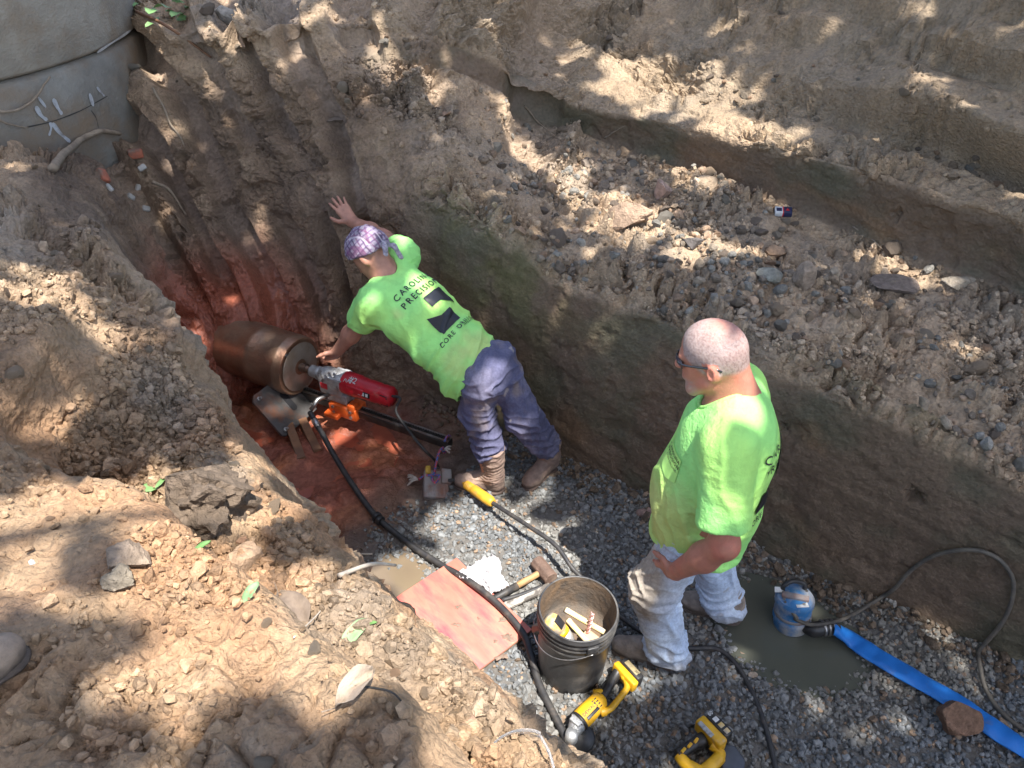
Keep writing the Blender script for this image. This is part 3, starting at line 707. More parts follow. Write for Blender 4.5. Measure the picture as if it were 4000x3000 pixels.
def hand(s, wrist, fwd, thumb, back, curl=0.15, spread=1.0, L=0.19, curls=None, k=0.006, thumb_out=1.0):
    """palm and five fingers; fwd towards the fingers, thumb towards the thumb side, back out of the back of the hand"""
    w = V3(wrist); fwd = V3(fwd); fwd /= np.linalg.norm(fwd); th = V3(thumb); th -= fwd * (th @ fwd); th /= np.linalg.norm(th)
    bk = np.cross(fwd, th); bk /= np.linalg.norm(bk)
    if bk @ V3(back) < 0: bk = -bk
    pl = L * 0.50
    for x0, x1, r0, r1 in ((0.018, 0.030, .017, .0155), (0.004, 0.011, .018, .0145), (-0.010, -0.010, .018, .014), (-0.022, -0.030, .015, .0125)):
        s.cone(w + th * x0, w + fwd * pl * (1 if abs(x1) < .02 else 0.95) + th * x1, r0, r1, 0.012)
    lens = (.068, .076, .071, .056); xs = (0.031, 0.0105, -0.0105, -0.030); rs = (.0088, .0092, .0088, .0076)
    tips = []
    for i in range(4):
        c_ = (curls[i] if curls else curl); ln = lens[i] * L / 0.19
        d0 = fwd + th * (0.16, 0.04, -0.07, -0.2)[i] * spread; d0 /= np.linalg.norm(d0)
        p = w + fwd * pl * (0.96, 1.0, 0.97, 0.9)[i] + th * xs[i] + bk * 0.002; ang = c_ * 0.5; pts = [p]
        for seg, fr in enumerate((0.45, 0.31, 0.24)):
            dd = d0 * math.cos(ang) - bk * math.sin(ang); p = p + dd * ln * fr; pts.append(p); ang += c_
        s.chain(pts, [rs[i] * 1.08, rs[i] * 1.02, rs[i] * 0.95, rs[i] * 0.8], 0.004); tips.append(pts[-1])
    t0 = w + fwd * pl * 0.22 + th * 0.026; t1 = t0 + (fwd * 0.55 + th * 0.8 * thumb_out - bk * 0.15) * 0.042; t2 = t1 + (fwd * 0.8 + th * 0.55 * thumb_out - bk * 0.1) * 0.033; t3 = t2 + (fwd * 0.92 + th * 0.35 * thumb_out - bk * 0.15) * 0.026
    s.chain([t0, t1, t2, t3], [.0165, .0125, .0105, .0085], 0.008)
    return tips
def fold(V, N_, dirs, amp, seed):
    """cloth folds: noise stretched along given directions"""
    o = 0
    for (dv, across, fa, fl, a_, mask) in dirs:
        dv = V3(dv) / np.linalg.norm(dv); ac = V3(across) / np.linalg.norm(across); rest = np.cross(dv, ac)
        wv = fbm(V * 3.5 + seed, 2)
        q_ = np.stack([(V @ dv) * fl, (V @ ac) * fa + 0.9 * wv, (V @ rest) * fl * 1.3], 1) + seed
        o = o + a_ * amp * (np.maximum(0, 1 - 3.4 * np.abs(perlin(q_))) ** 1.4 * 1.5 - .35 + .5 * perlin(q_ * A([1, .5, 1]) + 9)) * (mask if mask is not None else 1)
    return V + N_ * np.asarray(o).reshape(-1, 1)
def boot(toe, heel, ankle_top, side, name, parent, m_, rs=(.052, .058), mask_label=None, shaft_r=(.058, .062)):
    """boot from toe and heel marks on the ground and the top of its shaft"""
    toe, heel, top = V3(toe), V3(heel), V3(ankle_top); fd = toe - heel; ln = np.linalg.norm(fd); fd /= ln; up = A([0, 0, 1.0]); sd_ = np.cross(up, fd); sd_ /= np.linalg.norm(sd_)
    g = min(toe[2], heel[2]); B = SDF(np.minimum(np.minimum(toe, heel), top) - .12, np.maximum(np.maximum(toe, heel), top) + .13, 0.005)
    at_ = lambda x, y, z: heel + fd * (x * ln) + sd_ * y + up * z
    ball = at_(.72, .004 * side, .042)
    B.cone(at_(.16, 0, .045), ball, .040, .046, .02).cone(ball, at_(.83, .002 * side, .042), .047, .043, .02)
    B.cone(at_(.14, 0, .05), at_(.20, 0, .12), .040, .046, .03).cone(at_(.24, 0, .11), at_(.60, 0, .062), .045, .042, .03)
    B.cone(at_(.20, 0, .11), top, shaft_r[0], shaft_r[1], .03)
    B.plane(heel + up * .012, (0, 0, -1))
    tdir = top - at_(.2, 0, .1); B.plane(top, tdir, box=(top, .11))
    V, Q = B.mesh(1); N_ = vnormals(V, Q)
    V = fold(V, N_, [((sd_), tdir, 38, 9, 1.0, sstep(.06, .12, V[:, 2] - g))], 0.0035, 5 + side)
    c = np.repeat(A(m_[1])[None], len(V), 0); c = mixc(c, A(m_[2]), sstep(-.1, .3, fbm(V * 14 + 3, 3))); c = mixc(c, A(m_[3]), 1 - sstep(.02, .06 + 0.0 * V[:, 2], V[:, 2] - g + .03 * fbm(V * 20, 2)))
    o = add_obj(name, np_mesh(name, V, Q, True, c), m_[0], parent)
    S_ = SDF(np.minimum(toe, heel) - .1, np.maximum(toe, heel) + .12, 0.005)
    S_.cone(at_(.13, 0, .010), at_(.22, 0, .010), .043, .043, .01, flat=(up, 3.2)).cone(at_(.18, 0, .010), at_(.82, .002 * side, .010), .040, .049, .02, flat=(up, 3.2))
    V, Q = S_.mesh(1); c = np.repeat(A(m_[3])[None] * .7, len(V), 0)
    add_obj('sole', np_mesh('sole', V, Q, True, c), m_[0], o)
    return o

# ---- text printed on cloth
def text_verts(body, size, spacing=1.0, align='CENTER'):
    cu = bpy.data.curves.new('t', 'FONT'); cu.body = body; cu.size = size; cu.align_x = align; cu.space_character = spacing; cu.resolution_u = 3; cu.offset = size * 0.012
    ob = bpy.data.objects.new('t', cu); col.objects.link(ob); dg = bpy.context.evaluated_depsgraph_get(); me = bpy.data.meshes.new_from_object(ob.evaluated_get(dg))
    bm = bmesh.new(); bm.from_mesh(me); bmesh.ops.triangulate(bm, faces=bm.faces[:])
    for _ in range(2):
        long_ = [e for e in bm.edges if e.calc_length() > size * 0.3]
        if long_: bmesh.ops.subdivide_edges(bm, edges=long_, cuts=1); bmesh.ops.triangulate(bm, faces=bm.faces[:])
    bm.verts.index_update(); V = np.array([v.co[:] for v in bm.verts]); Fs = [[v.index for v in f.verts] for f in bm.faces]; bm.free()
    bpy.data.objects.remove(ob); bpy.data.curves.remove(cu); bpy.data.meshes.remove(me)
    return V, Fs
def poly_grid(poly, step=0.012):
    bm = bmesh.new(); f = bm.faces.new([bm.verts.new((x, y, 0)) for x, y in poly]); bmesh.ops.triangulate(bm, faces=[f])
    for _ in range(4):
        long_ = [e for e in bm.edges if e.calc_length() > step]
        if not long_: break
        bmesh.ops.subdivide_edges(bm, edges=long_, cuts=1); bmesh.ops.triangulate(bm, faces=bm.faces[:])
    bm.verts.index_update(); V = np.array([v.co[:] for v in bm.verts]); Fs = [[v.index for v in f_.verts] for f_ in bm.faces]; bm.free(); return V, Fs
def bvh_of(V, Q): return BVHTree.FromPolygons([Vector(p) for p in V], [list(map(int, q_)) for q_ in Q])
def stamp(name, pieces, o, xd, yd, bvh, m_, parent, lift=0.0055, reach=0.35):
    """lay flat (x, y) pieces on a surface, looking along -(x cross y)"""
    o, xd, yd = V3(o), V3(xd), V3(yd); xd /= np.linalg.norm(xd); yd -= xd * (yd @ xd); yd /= np.linalg.norm(yd); nd_ = np.cross(xd, yd); VV, FF_ = [], []
    for V, Fs in pieces:
        mp = {}; b = len(VV); bad = set()
        for i, v in enumerate(V):
            p = o + xd * v[0] + yd * v[1]; r_ = bvh.ray_cast(Vector(p + nd_ * reach), Vector(-nd_), reach * 2)
            if r_[0] is None: bad.add(i); VV.append(Vector(p))
            else:
                nn2 = r_[1] if r_[1].dot(Vector(nd_)) > 0 else -r_[1]
                VV.append(r_[0] + nn2 * lift)
        for f in Fs:
            if not any(i in bad for i in f): FF_.append([b + i for i in f])
    me = bpy.data.meshes.new(name); me.from_pydata(VV, [], FF_); me.update()
    o_ = add_obj(name, me, m_, parent)
    if 'lettering' in name: o_['kind'] = 'stuff'
    return o_
def shift(pc, x, y): V, Fs = pc; return V + A([x, y, 0]), Fs

m_skin = mat('skin', (1.05, 1.03, 1.0), 0.5, (.88, .84, .82), 25, 5, bump=0.25, bscale=160, attr=True, sss=0.08)
m_shirt = mat('hi_vis_cotton', (1.05, 1.05, 1.05), 0.85, (.93, .93, .93), 14, 5, bump=1.0, bscale=28, attr=True, spec=0.15)
m_denim = mat('denim', (1.1, 1.1, 1.1), 0.9, (.82, .82, .84), 90, 4, bump=0.35, bscale=60, attr=True, spec=0.2)
m_bootl = mat('boot_leather', (1.1, 1.1, 1.1), 0.75, (.8, .8, .8), 30, 5, bump=0.5, bscale=90, attr=True)
m_print = mat('black_print', (.012, .013, .016), 0.42, (.02, .02, .024), 30)
m_ban = None
HIVIS = A([.36, .80, .23]); HIVIS_D = A([.30, .80, .12])
def shirt_colour(V, seed, stains=()):
    c = np.repeat(HIVIS[None], len(V), 0); c = mixc(c, A([.56, .82, .16]), sstep(-.2, .3, fbm(V * 3 + seed, 2)) * .45)  # yellower blotches paint in the tint of sunlit cloth
    for p, r_, w in stains: c = mixc(c, A([.54, .55, .2]), (1 - sstep(.3, 1.0, np.linalg.norm(V - V3(p), axis=1) / r_ + .35 * fbm(V * 12 + seed, 3))) * w)
    return c

# ------------------------------------------------------------------ standing man
W2B = A([0.768, 2.167, 0.0]); W2F = A([-.94, .33, 0]) / np.hypot(.94, .33); W2L = A([-W2F[1], W2F[0], 0])
def W(f_, l_, z_): return W2B + W2F * f_ + W2L * l_ + A([0, 0, z_])
hp = R(14)                                                   # the head looks down towards the drill
HF = W2F * math.cos(hp) - A([0, 0, 1]) * math.sin(hp); HF = HF * math.cos(R(8)) + W2L * math.sin(R(8)) * -0.4; HF /= np.linalg.norm(HF)
HU = np.cross(HF, W2L); HU /= np.linalg.norm(HU); HU = HU if HU[2] > 0 else -HU; HL = np.cross(HU, HF)
HC2 = W(.075, 0, 1.575)
def Hd(f_, l_, u_): return HC2 + HF * f_ + HL * l_ + HU * u_
hax = np.stack([HF, HL, HU])
s = SDF(W2B - A([.5, .55, 0]) + A([0, 0, .02]), W2B + A([.5, .55, 1.85]), 0.005)
# head
s.ell(Hd(-.005, 0, .038), (.108, .082, .098), hax, .03)
s.ell(Hd(-.03, 0, .01), (.088, .080, .085), hax, .03)
s.ell(Hd(.045, 0, -.045), (.068, .063, .088), hax, .035)
s.cone(Hd(.075, .022, -.125), Hd(.075, -.022, -.125), .026, .026, .03)
s.cone(Hd(.02, .052, -.085), Hd(.07, .03, -.12), .022, .02, .03).cone(Hd(.02, -.052, -.085), Hd(.07, -.03, -.12), .022, .02, .03)
s.cone(Hd(.098, .028, .012), Hd(.098, -.028, .012), .014, .014, .02)
s.cone(Hd(.108, 0, .0), Hd(.126, 0, -.035), .009, .013, .012).ell(Hd(.122, 0, -.042), (.013, .017, .011), hax, .01)
s.cone(Hd(.102, .018, -.078), Hd(.102, -.018, -.078), .011, .011, .012)
s.ell(Hd(.104, .031, -.01), (.014, .017, .011), hax, .006, cut=True).ell(Hd(.104, -.031, -.01), (.014, .017, .011), hax, .006, cut=True)
for sg in (1, -1):                                             # ears: rim with a hollow
    ea = np.stack([HF * .96 + HL * sg * .28, HL * sg * .96 - HF * .28, HU])
    s.ell(Hd(-.014, .086 * sg, -.022), (.023, .014, .036), ea, .006); s.ell(Hd(-.004, .100 * sg, -.020), (.013, .010, .024), ea, .004, cut=True)
    s.ell(Hd(-.006, .082 * sg, -.047), (.009, .008, .011), hax, .006)
# neck, shoulders, trunk
s.cone(Hd(-.035, 0, -.04), W(-.015, 0, 1.38), .064, .078, .04)
s.cone(Hd(-.065, 0, -.055), W(-.06, 0, 1.41), .05, .065, .03)
s.cone(W(-.03, .15, 1.33), W(-.03, -.15, 1.33), .07, .07, .08)
s.ell(W(-.03, 0, 1.15), (.15, .19, .24), np.stack([W2F, W2L, A([0, 0, 1])]), .08).ell(W(0, 0, .92), (.17, .18, .22), np.stack([W2F, W2L, A([0, 0, 1])]), .08)
s.chain([W(-.02, .1, .86), W(.13, .15, .47), W(.02, .165, .12)], [.085, .058, .045], .04).chain([W(-.02, -.1, .86), W(-.04, -.16, .47), W(-.19, -.18, .12)], [.085, .058, .045], .04)
# left arm hangs, hand resting on the thigh
SHL, ELL, WRL = W(-.035, .225, 1.335), W(-.095, .300, .985), W(.055, .240, .705)
s.chain([SHL, (SHL + ELL) / 2 + W2L * .004, ELL], [.060, .057, .051], .03); s.chain([ELL, ELL * .62 + WRL * .38 - A([0, 0, .008]), WRL], [.054, .054, .034], .03)
hand(s, WRL, (WRL - ELL) * .65 + W2F * .07 - W2L * .11, W2F * .45 + A([0, 0, 1.0]), W2L, curl=0.62, spread=.6, curls=(.55, .62, .66, .7), thumb_out=.8)
SHR, ELR, WRR = W(-.035, -.225, 1.335), W(-.12, -.28, 1.02), W(-.13, -.25, .80)
s.chain([SHR, ELR], [.060, .051], .03); s.chain([ELR, WRR], [.053, .034], .03); hand(s, WRR, A([0, 0, -1.0]), W2F, -W2L, curl=.3)
V, Q = s.mesh(1); N_ = vnormals(V, Q)
hl = (V - HC2) @ hax.T; isH = (np.abs(hl) < A([.16, .12, .18])).all(1)
cs = np.repeat(A([.47, .20, .135])[None], len(V), 0)
cs = mixc(cs, A([.53, .18, .125]), sstep(0, .3, fbm(V * 9, 3)) * .7); cs = mixc(cs, A([.36, .165, .115]), sstep(.05, .35, fbm(V * 16 + 4, 3)) * .5 * ~isH)
grain = fbm(V * A([140, 140, 140]), 2)
hairline = hl[:, 2] - (.005 - .42 * np.minimum(hl[:, 0] + .0, .06)) + 0 * grain
hairm = isH * sstep(-.012, .012, hl[:, 2] + .035 - .9 * np.maximum(hl[:, 0] - .02, 0)) * (1 - sstep(.085, .11, hl[:, 0] + .02 * grain)) * (hl[:, 0] < .09)
ear_ = (np.abs(hl[:, 1]) > .076) & (hl[:, 2] < .016) & (hl[:, 0] > -.035) & (hl[:, 0] < .02)
hairm = hairm * ~ear_
thin = np.exp(-(((hl[:, 0] + .045) / .055) ** 2 + (hl[:, 1] / .055) ** 2)) * (hl[:, 2] > .08)     # thinning crown
hairc = mixc(np.repeat(A([.40, .36, .345])[None], len(V), 0), A([.13, .115, .115]), sstep(-.1, .35, -grain) * .55 + sstep(-.02, -.09, hl[:, 0] + .4 * hl[:, 2]) * 0.35)
cs = mixc(cs, hairc, hairm * (.78 - .62 * thin))
goat = isH * sstep(.05, .075, hl[:, 0]) * sstep(-.065, -.085, hl[:, 2]) + isH * sstep(-.085, -.105, hl[:, 2]) * sstep(.02, .06, hl[:, 0]) * .7
cs = mixc(cs, A([.62, .22, .16]), ear_ * isH * .5)
cs = mixc(cs, A([.36, .29, .24]), np.clip(goat, 0, 1) * (.35 + .4 * sstep(-.2, .2, grain)))
V = V + N_ * (np.maximum(hairm, np.clip(goat, 0, 1)) * .0009 * (grain + .3))[:, None]
person2 = add_obj('person', np_mesh('person', V, Q, True, np.clip(cs, .02, .8)), m_skin)
person2['label'] = 'heavy-set man with cropped grey hair standing by the bucket, neon shirt and pale jeans'; person2['category'] = 'person'; own(person2, at(W2B))
# sunglasses
mg = MB()
for sg in (1, -1):
    mg.tube(spline([Hd(.112, .052 * sg, .004), Hd(.088, .077 * sg, .006), Hd(.04, .086 * sg, .004), Hd(-.02, .088 * sg, -.002), Hd(-.045, .085 * sg, -.014)], 5), [.0042] * 21, 8)
    c_ = Hd(.116, .040 * sg, -.010); fr = frame(c_ - HF * .004, HL * 1.0 - HF * .62 * sg, z=HU); mg.add([(x, y, z) for x, y, z in [(-.028, 0, .016), (.0, .004, .02), (.028, 0, .016), (.03, 0, 0), (.02, .002, -.016), (-.006, .004, -.02), (-.026, 0, -.012)]] + [(x, y + .0035, z) for x, y, z in [(-.028, 0, .016), (.0, .004, .02), (.028, 0, .016), (.03, 0, 0), (.02, .002, -.016), (-.006, .004, -.02), (-.026, 0, -.012)]], [list(range(7)), list(range(7, 14))[::-1]] + [[i, (i + 1) % 7, 7 + (i + 1) % 7, 7 + i] for i in range(7)], fr)
mg.tube([Hd(.124, .008, 0), Hd(.126, 0, .003), Hd(.124, -.008, 0)], .003, 6)
m_glass = mat('black_lens', (.012, .012, .014), 0.12, coat=0.5)
mg.build('sunglasses', m_glass, person2)
# shirt
bx = np.stack([W2F, W2L, A([0, 0, 1.0])])
s = SDF(W2B - A([.48, .52, 0]) + A([0, 0, .52]), W2B + A([.48, .52, 1.55]), 0.0055)
s.ell(W(-.035, 0, 1.17), (.192, .225, .27), bx, .05).ell(W(.005, 0, .95), (.212, .212, .26), bx, .07).ell(W(-.005, 0, .74), (.190, .212, .26), bx, .07)
s.cone(W(-.045, .15, 1.335), W(-.045, -.15, 1.335), .088, .088, .07).cone(W(-.04, .06, 1.40), W(-.04, -.06, 1.40), .07, .07, .06)
for sg, sh, el in ((1, SHL, ELL), (-1, SHR, ELR)):
    en = sh + (el - sh) * .93
    s.cone(sh - W2L * sg * .03, en + W2L * sg * .012, .092, .098, .055)
    s.plane(sh + (el - sh) * .78, (el - sh) + W2L * sg * .10, box=(en, .125))
s.plane(W(0, 0, .70), (0, 0, -1))
s.cone(Hd(-.035, 0, -.04), W(-.005, 0, 1.37), .07, .087, .01, cut=True).cone(Hd(-.02, 0, -.04), W(.03, 0, 1.385), .06, .075, .01, cut=True)
V, Q = s.mesh(1); N_ = vnormals(V, Q)
V = fold(V, N_, [(A([0, 0, 1]) + W2F * .5, W2F - A([0, 0, .5]), 11, 1.6, .9, sstep(1.2, .8, V[:, 2])), (A([.2, 0, 1]), W2F + W2L * .5, 8, 1.4, .6, None), (W2L + A([0, 0, .3]), A([0, 0, 1]), 17, 2.2, .7, sstep(.85, .65, V[:, 2]) + np.exp(-((V - (SHL * .5 + ELL * .5)) ** 2).sum(1) / .012))], .011, 31)
V = laplace(V, Q, .4); N_ = vnormals(V, Q)
hem = (V[:, 2] < .665) & (V[:, 2] > .66); 
low = N_[:, 2] < -.75; cutm = (low & (V[:, 2] < .715))
V, Q, us = drop_faces(V, Q, cutm)
for _ in range(3): V = laplace(V, Q, .35)
cs = shirt_colour(V, 3, [(W(.1, .15, .9), .28, .55), (W(.2, .05, .85), .25, .5)])
shirt2 = add_obj('t_shirt', np_mesh('t_shirt', V, Q, True, cs), m_shirt, person2)
b2 = bvh_of(V, Q)
PRINT_NAMES = ('back_lettering', 'back_lettering', 'back_lettering', 'back_lettering', 'back_logo', 'back_logo')
def back_print(kx=1.0):
    w = 1.0 * kx
    P_ = [shift(text_verts('CAROLINA', .044 * w, 1.35), 0, .115 * w), shift(text_verts('PRECISION', .044 * w, 1.35), 0, .062 * w), shift(text_verts('CORE', .032 * w, 1.28, 'LEFT'), -.155 * w, -.185 * w), shift(text_verts('DRILLING', .032 * w, 1.28, 'LEFT'), -.03 * w, -.185 * w)]
    up_ = [(-.075, .05), (.10, .05), (.10, -.055), (.03, -.03), (-.075, -.03)]
    P_.append(poly_grid([(-.04 * w, .040 * w), (.095 * w, .040 * w), (.095 * w, -.065 * w), (.028 * w, -.018 * w), (-.04 * w, -.018 * w)]))
    P_.append(poly_grid([(-.105 * w, -.145 * w), (.03 * w, -.145 * w), (.03 * w, -.075 * w), (-.035 * w, -.075 * w), (-.105 * w, -.040 * w)]))
    return P_
for nm_, p_ in zip(PRINT_NAMES, back_print(1.05)): stamp(nm_, [p_], W(-.25, 0, 1.13), W2L * -1, (0, 0, 1), b2, m_print, shirt2)
pc = [shift(text_verts('CAROLINA', .019, 1.2, 'CENTER'), 0, .022), shift(text_verts('PRECISION', .021, 1.2), 0, 0), shift(text_verts('CORE DRILLING', .012, 1.2), 0, -.018)]
for p_ in pc: stamp('chest_lettering', [p_], W(.16, .115, 1.15), W2L * .72 - W2F * .7, (0, 0, 1), b2, m_print, shirt2)
pk = poly_grid([(-.06, .045), (.06, .045), (.06, -.06), (0, -.078), (-.06, -.06)]); m_pocket = mat('shirt_pocket', (.45, .82, .2), .85)
stamp('pocket', [pk], W(.16, .115, 1.15), W2L * .72 - W2F * .7, (0, 0, 1), b2, m_pocket, shirt2, lift=.003)
# collar band
def collar(V, base, ax, e1, e2, lo_, rmax, m_, parent):
    """rib along the neck hole: the innermost shirt points round the neck axis"""
    q_ = V - base; h_ = q_ @ ax; x_, y_ = q_ @ e1, q_ @ e2; r_ = np.hypot(x_, y_); a_ = np.arctan2(y_, x_); ok = (h_ > lo_) & (r_ < rmax); R_ = []
    for k in range(40):
        t = -math.pi + 2 * math.pi * (k + .5) / 40; m = ok & (np.abs((a_ - t + math.pi) % (2 * math.pi) - math.pi) < .09)
        if m.any(): i_ = np.nonzero(m)[0]; i_ = i_[np.argsort(r_[i_] - 1.2 * h_[i_])[:4]]; R_.append(V[i_].mean(0))
    R_ = np.array(R_)
    for _ in range(4): R_ = (R_ + np.roll(R_, 1, 0) + np.roll(R_, -1, 0)) / 3
    R_ = np.vstack([R_, R_[:2]]); return MB().tube(R_, .0085, 8, caps=False).build('collar', m_, parent)
m_collar = mat('hi_vis_rib', (.40, .82, .22), .85, (.34, .70, .18), 90, bump=.4, bscale=150)
collar(V, W(-.01, 0, 1.38), A([0, 0, 1.0]), W2F, W2L, -.09, .15, m_collar, shirt2)
# jeans
s = SDF(W2B - A([.45, .5, 0]) + A([0, 0, 0]), W2B + A([.45, .5, 1.02]), 0.0055)
s.ell(W(-.01, 0, .82), (.145, .17, .14), bx, .05)
KL, KR, AL, AR = W(.135, .15, .47), W(-.045, -.16, .48), W(.015, .162, .075), W(-.19, -.18, .075)
s.chain([W(-.01, .10, .84), KL, AL], [.098, .094, .086], .05).chain([W(-.02, -.10, .84), KR, AR], [.098, .094, .092], .05)
s.plane(W(0, 0, .068), (0, 0, -1))
V, Q = s.mesh(1); N_ = vnormals(V, Q)
bag = np.exp(-((V[:, 2] - .14) / .10) ** 2) + .8 * np.exp(-((V[:, 2] - .46) / .09) ** 2) + .7 * np.exp(-((V[:, 2] - .78) / .07) ** 2)
V = fold(V, N_, [(W2L + A([.1, 0, .25]), A([0, 0, 1]), 20, 5, 1.2, bag), (A([0, 0, 1]), W2L, 14, 3, .5, None), (W2F * .6 + A([0, 0, .8]), W2L, 16, 4, .5, None)], .012, 12); V = laplace(V, Q, .3)
cs = np.repeat(A([.54, .64, .78])[None], len(V), 0); cs = mixc(cs, A([.68, .75, .84]), sstep(-.2, .4, fbm(V * 4 + 2, 2)) * .7)
lf_ = (V - W2B) @ bx.T
st = np.exp(-(((lf_[:, 0] - .2) / .14) ** 2 + ((lf_[:, 2] - .55) / .22) ** 2)) * (lf_[:, 1] > -.02)
cs = mixc(cs, A([.36, .29, .205]), np.clip(st * 1.5 + .5 * fbm(V * 8 + 9, 3), 0, 1) * .9 * (st > .12)); cs = mixc(cs, A([.30, .245, .18]), sstep(.28, .45, fbm(V * 11 + 21, 3)) * .5); cs = mixc(cs, A([.33, .27, .2]), sstep(.14, .07, V[:, 2]) * .5)
seam = np.exp(-((lf_[:, 1] - (.255 + 0 * lf_[:, 2])) / .01) ** 2)
jeans2 = add_obj('jeans', np_mesh('jeans', V, Q, True, np.clip(cs, .03, .8)), m_denim, person2)
BT = (m_bootl, (.33, .27, .22), (.24, .19, .15), (.15, .11, .085))
boot(W(.285, .165, 0), W(-.045, .16, 0), W(.015, .162, .17), 1, 'boot', person2, BT)
boot(W(.03, -.18, 0), W(-.275, -.175, 0), W(-.19, -.18, .17), -1, 'boot', person2, BT)

# ------------------------------------------------------------------ man bent over the drill, one hand on the wall
PE = S(1905, 1420, 3.98); NK = S(1500, 1085, 4.02)
AX = NK - PE; TL = np.linalg.norm(AX); AX /= TL
SW = S(1588, 985, 4.17); SD = S(1455, 1195, 3.93)                # wall-side and drill-side shoulders
BX = SW - SD; BX -= AX * (BX @ AX); BX /= np.linalg.norm(BX); NX = np.cross(BX, AX)   # NX out of the back
def K(a, b, n_): return PE + AX * a + BX * b + NX * n_
kax = np.stack([AX, BX, NX])
hw, hn = hit(1322, 815)
if hw is None: hw = Vector(S(1322, 815, 4.65))
HW = V3(hw); hn = V3(hn) if hn is not None else -ray(1322, 815)
if hn @ ray(1322, 815) > 0: hn = -hn
WRW = S(1378, 868, np.dot(HW - CO, CF) - .03) + hn * .022         # wrist of the hand on the wall
ELW = (SW + WRW) / 2 + A([.02, -.02, -.015]) + NX * .02
WRD = S(1322, 1368, 4.30); ELD = S(1405, 1262, 4.12)
FDW = A([-.6, .25, -.76]); FDW /= np.linalg.norm(FDW)
H1 = S(1438, 985, 4.02); H1U = AX - FDW * (AX @ FDW); H1U /= np.linalg.norm(H1U); H1L = np.cross(H1U, FDW); h1x = np.stack([FDW, H1L, H1U])
def E1(f_, l_, u_): return H1 + FDW * f_ + H1L * l_ + H1U * u_
FR, FL = Z(1905, 1905, 0), Z(2125, 1860, 0)                       # ankles above the ground
toeR, heelR = Z(1790, 1895, .0), Z(1950, 1915, 0); toeL, heelL = Z(2030, 1935, 0), Z(2185, 1800, 0)
def fixlen(t_, h_, L_=.295): d_ = t_ - h_; d_ /= np.linalg.norm(d_); m_ = (t_ + h_) / 2; return m_ + d_ * L_ / 2, m_ - d_ * L_ / 2
toeR, heelR = fixlen(toeR, heelR); toeL, heelL = fixlen(toeL, heelL)
ankR = heelR * .75 + toeR * .25 + A([0, 0, .1]); ankL = heelL * .75 + toeL * .25 + A([0, 0, .1])
shR_ = S(1925, 1760, np.dot(ankR - CO, CF) - .13); shL_ = S(2145, 1735, np.dot(ankL - CO, CF) - .12)
kR = S(1868, 1620, 4.10); kL = S(2045, 1625, 4.08)
hipR = K(-.02, -.085, -.03); hipL = K(-.02, .085, -.03)
lo = np.min([HW, WRD, H1, PE, FR, FL, SW, SD, K(0, 0, -.3)], 0) - .22; hi = np.max([HW, WRD, H1, PE, FR, FL, SW, SD], 0) + .22; lo[2] = .02
s = SDF(lo, hi, 0.0052)
s.ell(E1(-.01, 0, .02), (.105, .08, .098), h1x, .03).ell(E1(.045, 0, -.05), (.066, .06, .085), h1x, .03).cone(E1(.07, .02, -.12), E1(.07, -.02, -.12), .026, .026, .03)
s.cone(E1(.105, 0, -.005), E1(.122, 0, -.04), .010, .013, .012)
for sg in (1, -1): s.ell(E1(-.012, .083 * sg, -.025), (.019, .011, .032), h1x, .008)
s.cone(E1(-.03, 0, -.05), K(TL - .06, 0, -.02), .060, .072, .04)
s.cone(SD, SW, .05, .05, .06).ell(K(.45, 0, -.07), (.18, .16, .085), kax, .06).ell(K(.18, 0, -.08), (.19, .13, .085), kax, .06)
s.chain([hipR, kR, ankR], [.085, .058, .045], .04).chain([hipL, kL, ankL], [.085, .058, .045], .04)
s.chain([SW, ELW], [.058, .048], .03).chain([ELW, ELW * .6 + WRW * .4, WRW], [.048, .049, .032], .03)
s.chain([SD, ELD], [.058, .049], .03).chain([ELD, ELD * .6 + WRD * .4, WRD], [.049, .048, .032], .03)
tipm = S(1288, 742, np.dot(HW - CO, CF) + .02); fw = tipm - WRW; fw -= hn * (fw @ hn) * .75
hand(s, WRW, fw, S(1240, 830, 4.6) - S(1330, 810, 4.6), hn, curl=.10, spread=1.25, L=.20)
hand(s, WRD, S(1285, 1410, 4.40) - WRD, S(1270, 1360, 4.2) - WRD, -ray(1300, 1390), curl=.75, spread=.5)
V, Q = s.mesh(1)
cs = np.repeat(A([.44, .215, .145])[None], len(V), 0); cs = mixc(cs, A([.50, .22, .16]), sstep(0, .3, fbm(V * 9, 3)) * .6); cs = mixc(cs, A([.30, .15, .105]), sstep(.05, .3, fbm(V * 14 + 4, 3)) * .55)
cs = mixc(cs, A([.27, .14, .10]), (1 - sstep(.05, .22, np.linalg.norm(V - WRD, axis=1))) * .5)
pb = (FR + FL) / 2
person1 = add_obj('person', np_mesh('person', V, Q, True, np.clip(cs, .02, .8)), m_skin)
person1['label'] = 'man in plaid bandana and neon shirt bending over the core drill, hand on the clay'; person1['category'] = 'person'; own(person1, at(pb))
